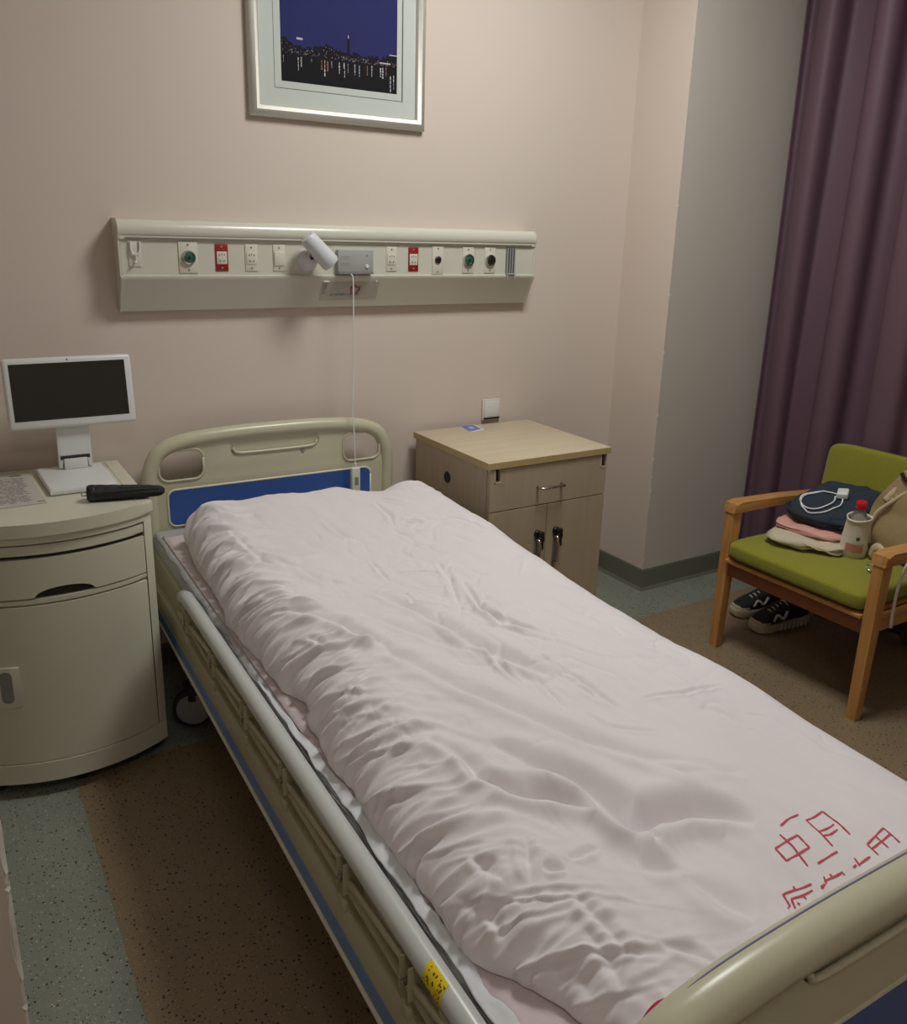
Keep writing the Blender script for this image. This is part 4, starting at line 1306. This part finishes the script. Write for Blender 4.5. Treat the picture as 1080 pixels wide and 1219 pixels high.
# ================================================================ ARMCHAIR
t = thing('green_armchair', 'olive green upholstered armchair with honey-coloured wooden frame, by the purple curtain', 'armchair', (2.70, -1.105, 0))
YL, YR = -.815, -1.400
def slab_poly(bm, poly, y0, y1, bevel=.005):
    prism(bm, poly, 'y', min(y0, y1), max(y0, y1), bevel, 2)
for y in (YL, YR):
    bm = B(); slab_poly(bm, [(2.420, 0), (2.452, 0), (2.472, .535), (2.472, .575), (2.424, .575), (2.422, .40)], y - .019, y + .019); link('leg', bm, M['chair_wood'], t, True)
    bm = B(); slab_poly(bm, [(3.005, 0), (3.03, 0), (2.975, .40), (2.98, .548), (2.94, .548), (2.935, .38)], y - .017, y + .017); link('leg', bm, M['chair_wood'], t, True)
    bm = B(); slab_poly(bm, [(2.420, .541), (2.424, .577), (2.46, .581), (2.70, .571), (2.985, .552), (2.985, .524), (2.70, .540), (2.48, .541)], y - .027, y + .027, .007); link('armrest', bm, M['chair_wood_h'], t, True)
    bm = B(); box(bm, (2.468, y - .012, .31), (2.945, y + .012, .362), .003); link('side_rail', bm, M['chair_wood_h'], t, True)
bm = B(); box(bm, (2.430, YR + .018, .298), (2.452, YL - .018, .362), .003); link('front_apron', bm, mat('reddish_oak', srgb(140, 84, 54), .45), t, True)
bm = B(); box(bm, (2.408, YR + .020, .354), (2.450, YL - .018, .368), .003); link('seat_lip', bm, M['chair_wood_h'], t, True)
bm = B(); box(bm, (2.935, YR + .015, .31), (2.957, YL - .015, .362), .003); link('back_apron', bm, M['chair_wood_h'], t, True)
bm = B(); box(bm, (2.45, YR + .02, .358), (2.94, YL - .02, .370)); link('seat_board', bm, M['chair_wood_h'], t)

def soft(bm, c, h, e1=.35, e2=.25, nu=56, nv=36, amp=.003, sc=30, seed=1, rot=0, layers=0, tilt=0, fn=None):
    """superellipsoid with surface noise: cushions and folded cloth"""
    sp = lambda v, e: math.copysign(abs(v) ** e, v)
    rows = []
    Rz = Matrix.Rotation(rot, 3, 'Z') @ Matrix.Rotation(tilt, 3, 'Y')
    us = [2 * math.pi * k / nu for k in range(nu)]
    N1 = [[None] * nu for _ in range(nv - 1)]
    for j in range(1, nv):
        ph = -math.pi / 2 + math.pi * j / nv
        row = []
        for k, u in enumerate(us):
            x = sp(math.cos(ph), e1) * sp(math.cos(u), e2)
            y = sp(math.cos(ph), e1) * sp(math.sin(u), e2)
            z = sp(math.sin(ph), e1)
            p = Vector((x * h[0], y * h[1], z * h[2]))
            n = Vector((x / h[0], y / h[1], z / h[2])).normalized()
            a = float(fbm(np.array(p.x * sc + p.z * 9 + 7.), np.array(p.y * sc + p.z * sc * .8 + 3.), seed)) * amp
            if layers:
                a += amp * 1.4 * math.sin(z * layers * math.pi + 2 * math.sin(u * 2 + seed)) * (1 - abs(n.z)) 
            p = p + n * a
            if fn: p = fn(p, h)
            row.append(bm.verts.new(Rz @ p + Vector(c)))
        rows.append(row)
    for a, b in zip(rows, rows[1:]):
        for k in range(nu):
            bm.faces.new((a[k], a[(k + 1) % nu], b[(k + 1) % nu], b[k]))
    bm.faces.new(rows[0][::-1]); bm.faces.new(rows[-1])

bm = B(); soft(bm, (2.665, (YL + YR) / 2, .409), (.270, .276, .040), .42, .16, 96, 40, .0015, 25, 4, fn=lambda p, h: Vector((p.x, p.y, p.z + .012 * (1 - (p.x / h[0]) ** 2) * (1 - (p.y / h[1]) ** 2) * (1 if p.z > 0 else 0))))
st_ = link('seat_cushion', bm, M['green_fabric'], t, 'all')
bm = B(); soft(bm, (2.985, (YL + YR) / 2 + .012, .600), (.030, .298, .150), .22, .5, 72, 60, .001, 25, 5, tilt=.12); link('backrest', bm, M['green_fabric'], t, 'all')

# ---------------------------------------------------------------- clothes
from mathutils.bvhtree import BVHTree
BVH = {}
def garment(name, label, m, c, h, rot, amp, seed, layers, sc=22, e1=.5, e2=.45, fn=None):
    bm = B(); soft(bm, c, h, e1, e2, 90, 40, amp, sc, seed, rot, layers, fn=fn)
    BVH[name] = BVHTree.FromBMesh(bm)
    o = link(name, bm, m, None, 'all')
    o['label'] = label; o['category'] = 'clothing'
    return o
SZ = .456
garment('folded_shirt', 'folded cream beige shirt at the bottom of the pile on the green seat', M['beigecloth'], (2.695, -1.000, SZ + .022), (.195, .138, .018), .35, .010, 3, 2, 15)
garment('pink_shirt', 'pink folded top between the beige and navy clothes on the chair', M['pinkcloth'], (2.715, -1.000, SZ + .052), (.155, .128, .012), .15, .007, 6, 1, 16)
def droop(p, h):
    k = (p.x / h[0]); return Vector((p.x, p.y, p.z + (.030 * k if p.z > 0 else 0) - (.020 * max(0, -k) ** 2 if p.z > 0 else 0)))
garment('folded_trousers', 'dark navy folded trousers topping the clothes pile on the green chair', M['navy'], (2.765, -1.010, SZ + .112), (.155, .132, .048), .10, .007, 9, 3, 20, .55, .5, droop)

# charger with its cable
t = thing('phone_charger', 'white phone charger with looped cable on top of the navy trousers', 'charger', (2.72, -1.0, SZ + .155))
def on_pile(x, y):
    hit = BVH['folded_trousers'].ray_cast(Vector((x, y, 2)), Vector((0, 0, -1)))
    return hit[0].z if hit[0] is not None else SZ + .10
pts = []
for k in range(46):
    a = k / 46 * 2 * math.pi * 1.8 + .6
    r1 = 1 - .25 * k / 46
    x = 2.695 + .072 * r1 * math.cos(a); y = -1.005 + .080 * r1 * math.sin(a) + .03 * (k / 46)
    pts.append((x, y, on_pile(x, y) + .004 + .003 * (k / 46)))
CZ = on_pile(2.75, -1.04)
CM = Matrix.Translation((2.750, -1.040, CZ + .003)) @ Matrix.Rotation(-.25, 4, 'Y') @ Matrix.Rotation(.5, 4, 'Z')
bm = B(); box(bm, (-.024, -.019, 0), (.024, .019, .024), .005, 3, mtx=CM); ch = link('charger_block', bm, M['white'], t, True)
for s in (-1, 1):
    bm = B(); box(bm, (.022, s * .007 - .002, .010), (.038, s * .007 + .002, .012), .0005, 1, mtx=CM); link('plug_pin', bm, M['chrome'], ch)
x, y = 2.735, -1.035
pts += [(x, y, on_pile(x, y) + .012)]
bm = B(); tube(bm, [tuple(p) for p in catmull(pts, 3)], .0028, 8); link('cable', bm, M['white'], t, 'all')

# bottle in its pouch
t = thing('water_bottle', 'clear plastic bottle with red cap in a white printed pouch on the green seat', 'bottle', (2.65, -1.185, SZ))
mt = Matrix.Translation((2.650, -1.172, SZ + .003)) @ Matrix.Rotation(-.10, 4, 'Y') @ Matrix.Rotation(.08, 4, 'X')
bm = B(); lathe(bm, [(.026, 0), (.030, .004), (.031, .02), (.0295, .05), (.031, .08), (.031, .125), (.027, .148), (.017, .166), (.0135, .172), (.0135, .186)], 32, mt); link('bottle_body', bm, M['clear'], t, 'all')
bm = B(); lathe(bm, [(.0165, .178), (.0175, .180), (.0175, .198), (.0155, .202)], 30, mt); link('cap', bm, M['redcap'], t, True)
bm = B()
rings = []
for j, (r, z) in enumerate([(.034, -.001), (.040, .006), (.043, .03), (.0405, .06), (.038, .09), (.037, .12), (.037, .138), (.0385, .140), (.0385, .146), (.0355, .147), (.0345, .138)]):
    ring = []
    for k in range(48):
        a = 2 * math.pi * k / 48
        rr_ = 1.16 * r * (1 + .05 * math.sin(3 * a + z * 30) + .03 * math.sin(7 * a + z * 90) * (1 if j < 6 else .3))
        ring.append(bm.verts.new(mt @ Vector((rr_ * math.cos(a), rr_ * .88 * math.sin(a), z))))
    rings.append(ring)
for a, b in zip(rings, rings[1:]):
    for k in range(48):
        bm.faces.new((a[k], a[(k + 1) % 48], b[(k + 1) % 48], b[k]))
bm.faces.new(rings[0][::-1])
pc = link('pouch', bm, M['pouch'], t, 'all'); pc['label'] = 'white cloth pouch'
def patch(a0, a1, z0, z1, m, name, r=.0432):
    bm = B(); g = []
    for j in range(5):
        z = z0 + (z1 - z0) * j / 4
        g.append([bm.verts.new(mt @ Vector(((r) * (1.04 + .05 * math.sin(3 * a + z * 30)) * math.cos(a), r * .90 * (1.03 + .05 * math.sin(3 * a + z * 30)) * math.sin(a), z))) for a in [a0 + (a1 - a0) * i / 10 for i in range(11)]])
    for a, b in zip(g, g[1:]):
        for i in range(10): bm.faces.new((a[i], a[i + 1], b[i + 1], b[i]))
    return link(name, bm, m, pc, 'all')
patch(math.radians(178), math.radians(250), .030, .062, M['pouch_pink'], 'pink_print', .0495)
patch(math.radians(218), math.radians(232), .076, .088, M['green'], 'green_print', .0462)

# ---------------------------------------------------------------- bag
t = thing('beige_bag', 'beige canvas backpack leaning in the chair corner behind the bottle', 'bag', (2.76, -1.32, SZ))
BAG = [(-1.185, SZ + .004), (-1.172, .52), (-1.168, .60), (-1.180, .655), (-1.222, .724), (-1.268, .790), (-1.330, .822), (-1.400, .815), (-1.425, .74), (-1.420, .60), (-1.365, .57), (-1.362, SZ + .004)]
def bag_warp(bm, seed=14):
    for v in bm.verts:
        n = float(fbm(np.array(v.co.y * 16 + 3.), np.array(v.co.z * 14 + v.co.x * 9), seed)) * .006
        v.co.x += n + .28 * (v.co.z - SZ) ** 1.0 * .35
        v.co.y += n * .4
bm = B(); P = [(p.x, p.y) for p in catmull([(a_, c_, 0) for a_, c_ in BAG], 3)]; prism(bm, P, 'x', 2.705, 2.895, .030, 4)
bmesh.ops.triangulate(bm, faces=[f for f in bm.faces if len(f.verts) > 6])
bmesh.ops.subdivide_edges(bm, edges=[e for e in bm.edges if e.calc_length() > .03], cuts=2, use_grid_fill=True)
bag_warp(bm); bg = link('bag_body', bm, M['bag'], t, True)
P = [(2.698, -1.196, .500), (2.700, -1.186, .560), (2.706, -1.192, .590), (2.712, -1.206, .622), (2.722, -1.246, .668), (2.732, -1.290, .714), (2.738, -1.34, .75), (2.738, -1.41, .775)]
bm = B(); tube(bm, catmull(P, 5), .005, 8, flat=1.5); link('edge_trim', bm, M['bag_light'], bg, 'all')
bm = B(); tube(bm, catmull([(2.725, -1.212, .655), (2.730, -1.236, .694), (2.738, -1.262, .735), (2.748, -1.300, .770), (2.758, -1.36, .80)], 5), .013, 10, flat=.45); link('shoulder_strap', bm, M['bag_light'], t, 'all')
bm = B(); box(bm, (-.012, -.004, -.018), (.012, .004, .018), .003, mtx=Matrix.Translation((2.728, -1.262, .752)) @ Matrix.Rotation(-.75, 4, 'X')); link('strap_buckle', bm, M['black'], t, True)
bm = B(); tube(bm, catmull([(2.665, -1.228, SZ + .016), (2.655, -1.245, SZ + .05), (2.64, -1.275, SZ + .058), (2.61, -1.315, SZ + .035), (2.575, -1.335, SZ + .014)], 5), .016, 10, flat=.45); link('lower_strap', bm, M['bag_light'], t, 'all')
bm = B(); tube(bm, [(2.560, -1.300 + .016 * math.cos(a), SZ + .016 + .011 * math.sin(a)) for a in [k * math.pi / 6 for k in range(13)]], .0028, 8); link('buckle', bm, M['chrome'], t, 'all')
bm = B(); tube(bm, catmull([(2.72, -1.37, SZ + .08), (2.68, -1.405, SZ + .15), (2.60, -1.425, SZ + .135), (2.52, -1.434, SZ + .08), (2.505, -1.430, SZ + .02), (2.50, -1.430, SZ - .06), (2.50, -1.432, SZ - .130)], 5), .0065, 8, flat=.5); link('hanging_strap', bm, M['pouch'], t, 'all')
bm = B()
for k in range(5):
    tube(bm, [(2.722 + .003 * k, -1.232 - .012 * k, .672 + .013 * k), (2.726 + .003 * k, -1.236 - .012 * k, .664 + .013 * k)], .0055, 8)
o = link('drawcord_bead', bm, M['edge'], bg, 'all'); o['kind'] = 'stuff'

# ---------------------------------------------------------------- shoes
def shoe(loc, rot, label):
    t = thing('sneaker', label, 'shoe', loc, rot, 'sneakers under the green armchair')
    # toe points to -x in local space, length .28
    def loftshoe(secs, n=28):
        bm = B(); rings = []
        for x, w, zb, zt, e, yo in secs:
            ring = []
            for k in range(n):
                a = 2 * math.pi * k / n
                c, s = math.cos(a), math.sin(a)
                yy = math.copysign(abs(c) ** e, c) * w + yo
                zz = (zb + zt) / 2 + math.copysign(abs(s) ** e, s) * (zt - zb) / 2
                ring.append(bm.verts.new((x, yy, zz)))
            rings.append(ring)
        for a, b in zip(rings, rings[1:]):
            for k in range(n): bm.faces.new((a[k], a[(k + 1) % n], b[(k + 1) % n], b[k]))
        bm.faces.new(rings[0][::-1]); bm.faces.new(rings[-1])
        return bm
    sole = [(-.145, .012, .012, .028, .6, 0), (-.138, .030, .004, .040, .5, 0), (-.12, .043, .001, .046, .45, 0), (-.08, .050, .001, .044, .4, 0), (-.03, .046, .001, .040, .4, .004), (.03, .040, .001, .040, .4, .004), (.09, .041, .001, .044, .4, 0), (.125, .037, .002, .048, .45, 0), (.142, .022, .006, .046, .55, 0)]
    link('sole', loftshoe(sole), M['shoe_sole'], t, 'all', local=True)
    up = [(-.136, .016, .024, .044, .8, 0), (-.125, .034, .022, .058, .8, 0), (-.09, .044, .02, .072, .8, 0), (-.05, .044, .02, .086, .8, .002), (-.01, .040, .02, .104, .8, .003), (.04, .036, .02, .112, .75, .003), (.09, .036, .02, .116, .7, 0), (.122, .032, .02, .124, .7, 0), (.136, .020, .03, .118, .8, 0)]
    ub = link('upper', loftshoe(up), M['shoe_upper'], t, 'all', local=True)
    bm = B(); bm2 = loftshoe([(x - .002, w * 1.03 + .001, .022, zt * (1.03 - .10 * i), .75, yo) for i, (x, w, zb, zt, e, yo) in enumerate(up[:3])]); link('toe_cap', bm2, M['shoe_sole'], ub, 'all', local=True); bm.free()
    bm = B()
    for s in (-1, 1):
        pts = [(-.075, s * .041, .052), (-.05, s * .034, .072), (-.025, s * .043, .058), (0, s * .034, .082)]
        tube(bm, catmull(pts, 4), .006, 8)
    link('side_patch', bm, M['shoe_white'], ub, 'all', local=True)
    bm = B()
    for k in range(5):
        x = -.062 + k * .018; z = .080 + k * .0068
        tube(bm, [(x, -.024, z - .006), (x, 0, z + .004), (x + .004, .024, z - .006)], .0028, 6)
    link('lace', bm, M['shoe_white'], ub, 'all', local=True)
    bm = loftshoe([(.045, .020, .102, .1165, .9, .002), (.075, .024, .104, .1175, .9, 0), (.105, .022, .108, .1215, .9, 0)])
    link('opening', bm, M['dark_hole'], ub, 'all', local=True)
    bm = B()
    for s in (-1, 1):
        for k in range(7):
            x = -.03 + k * .022
            box(bm, (x - .003, s * .042 - .003, .006), (x + .003, s * .042 + .003, .034), .001)
    link('sole_groove', bm, M['shoe_white'], t, local=True)
    return t
shoe((2.840, -.700, 0), -.22, 'black and beige sneaker under the chair, the one nearer the curtain')
shoe((2.795, -.825, 0), -.12, 'black and beige sneaker under the chair, the one nearer the camera')
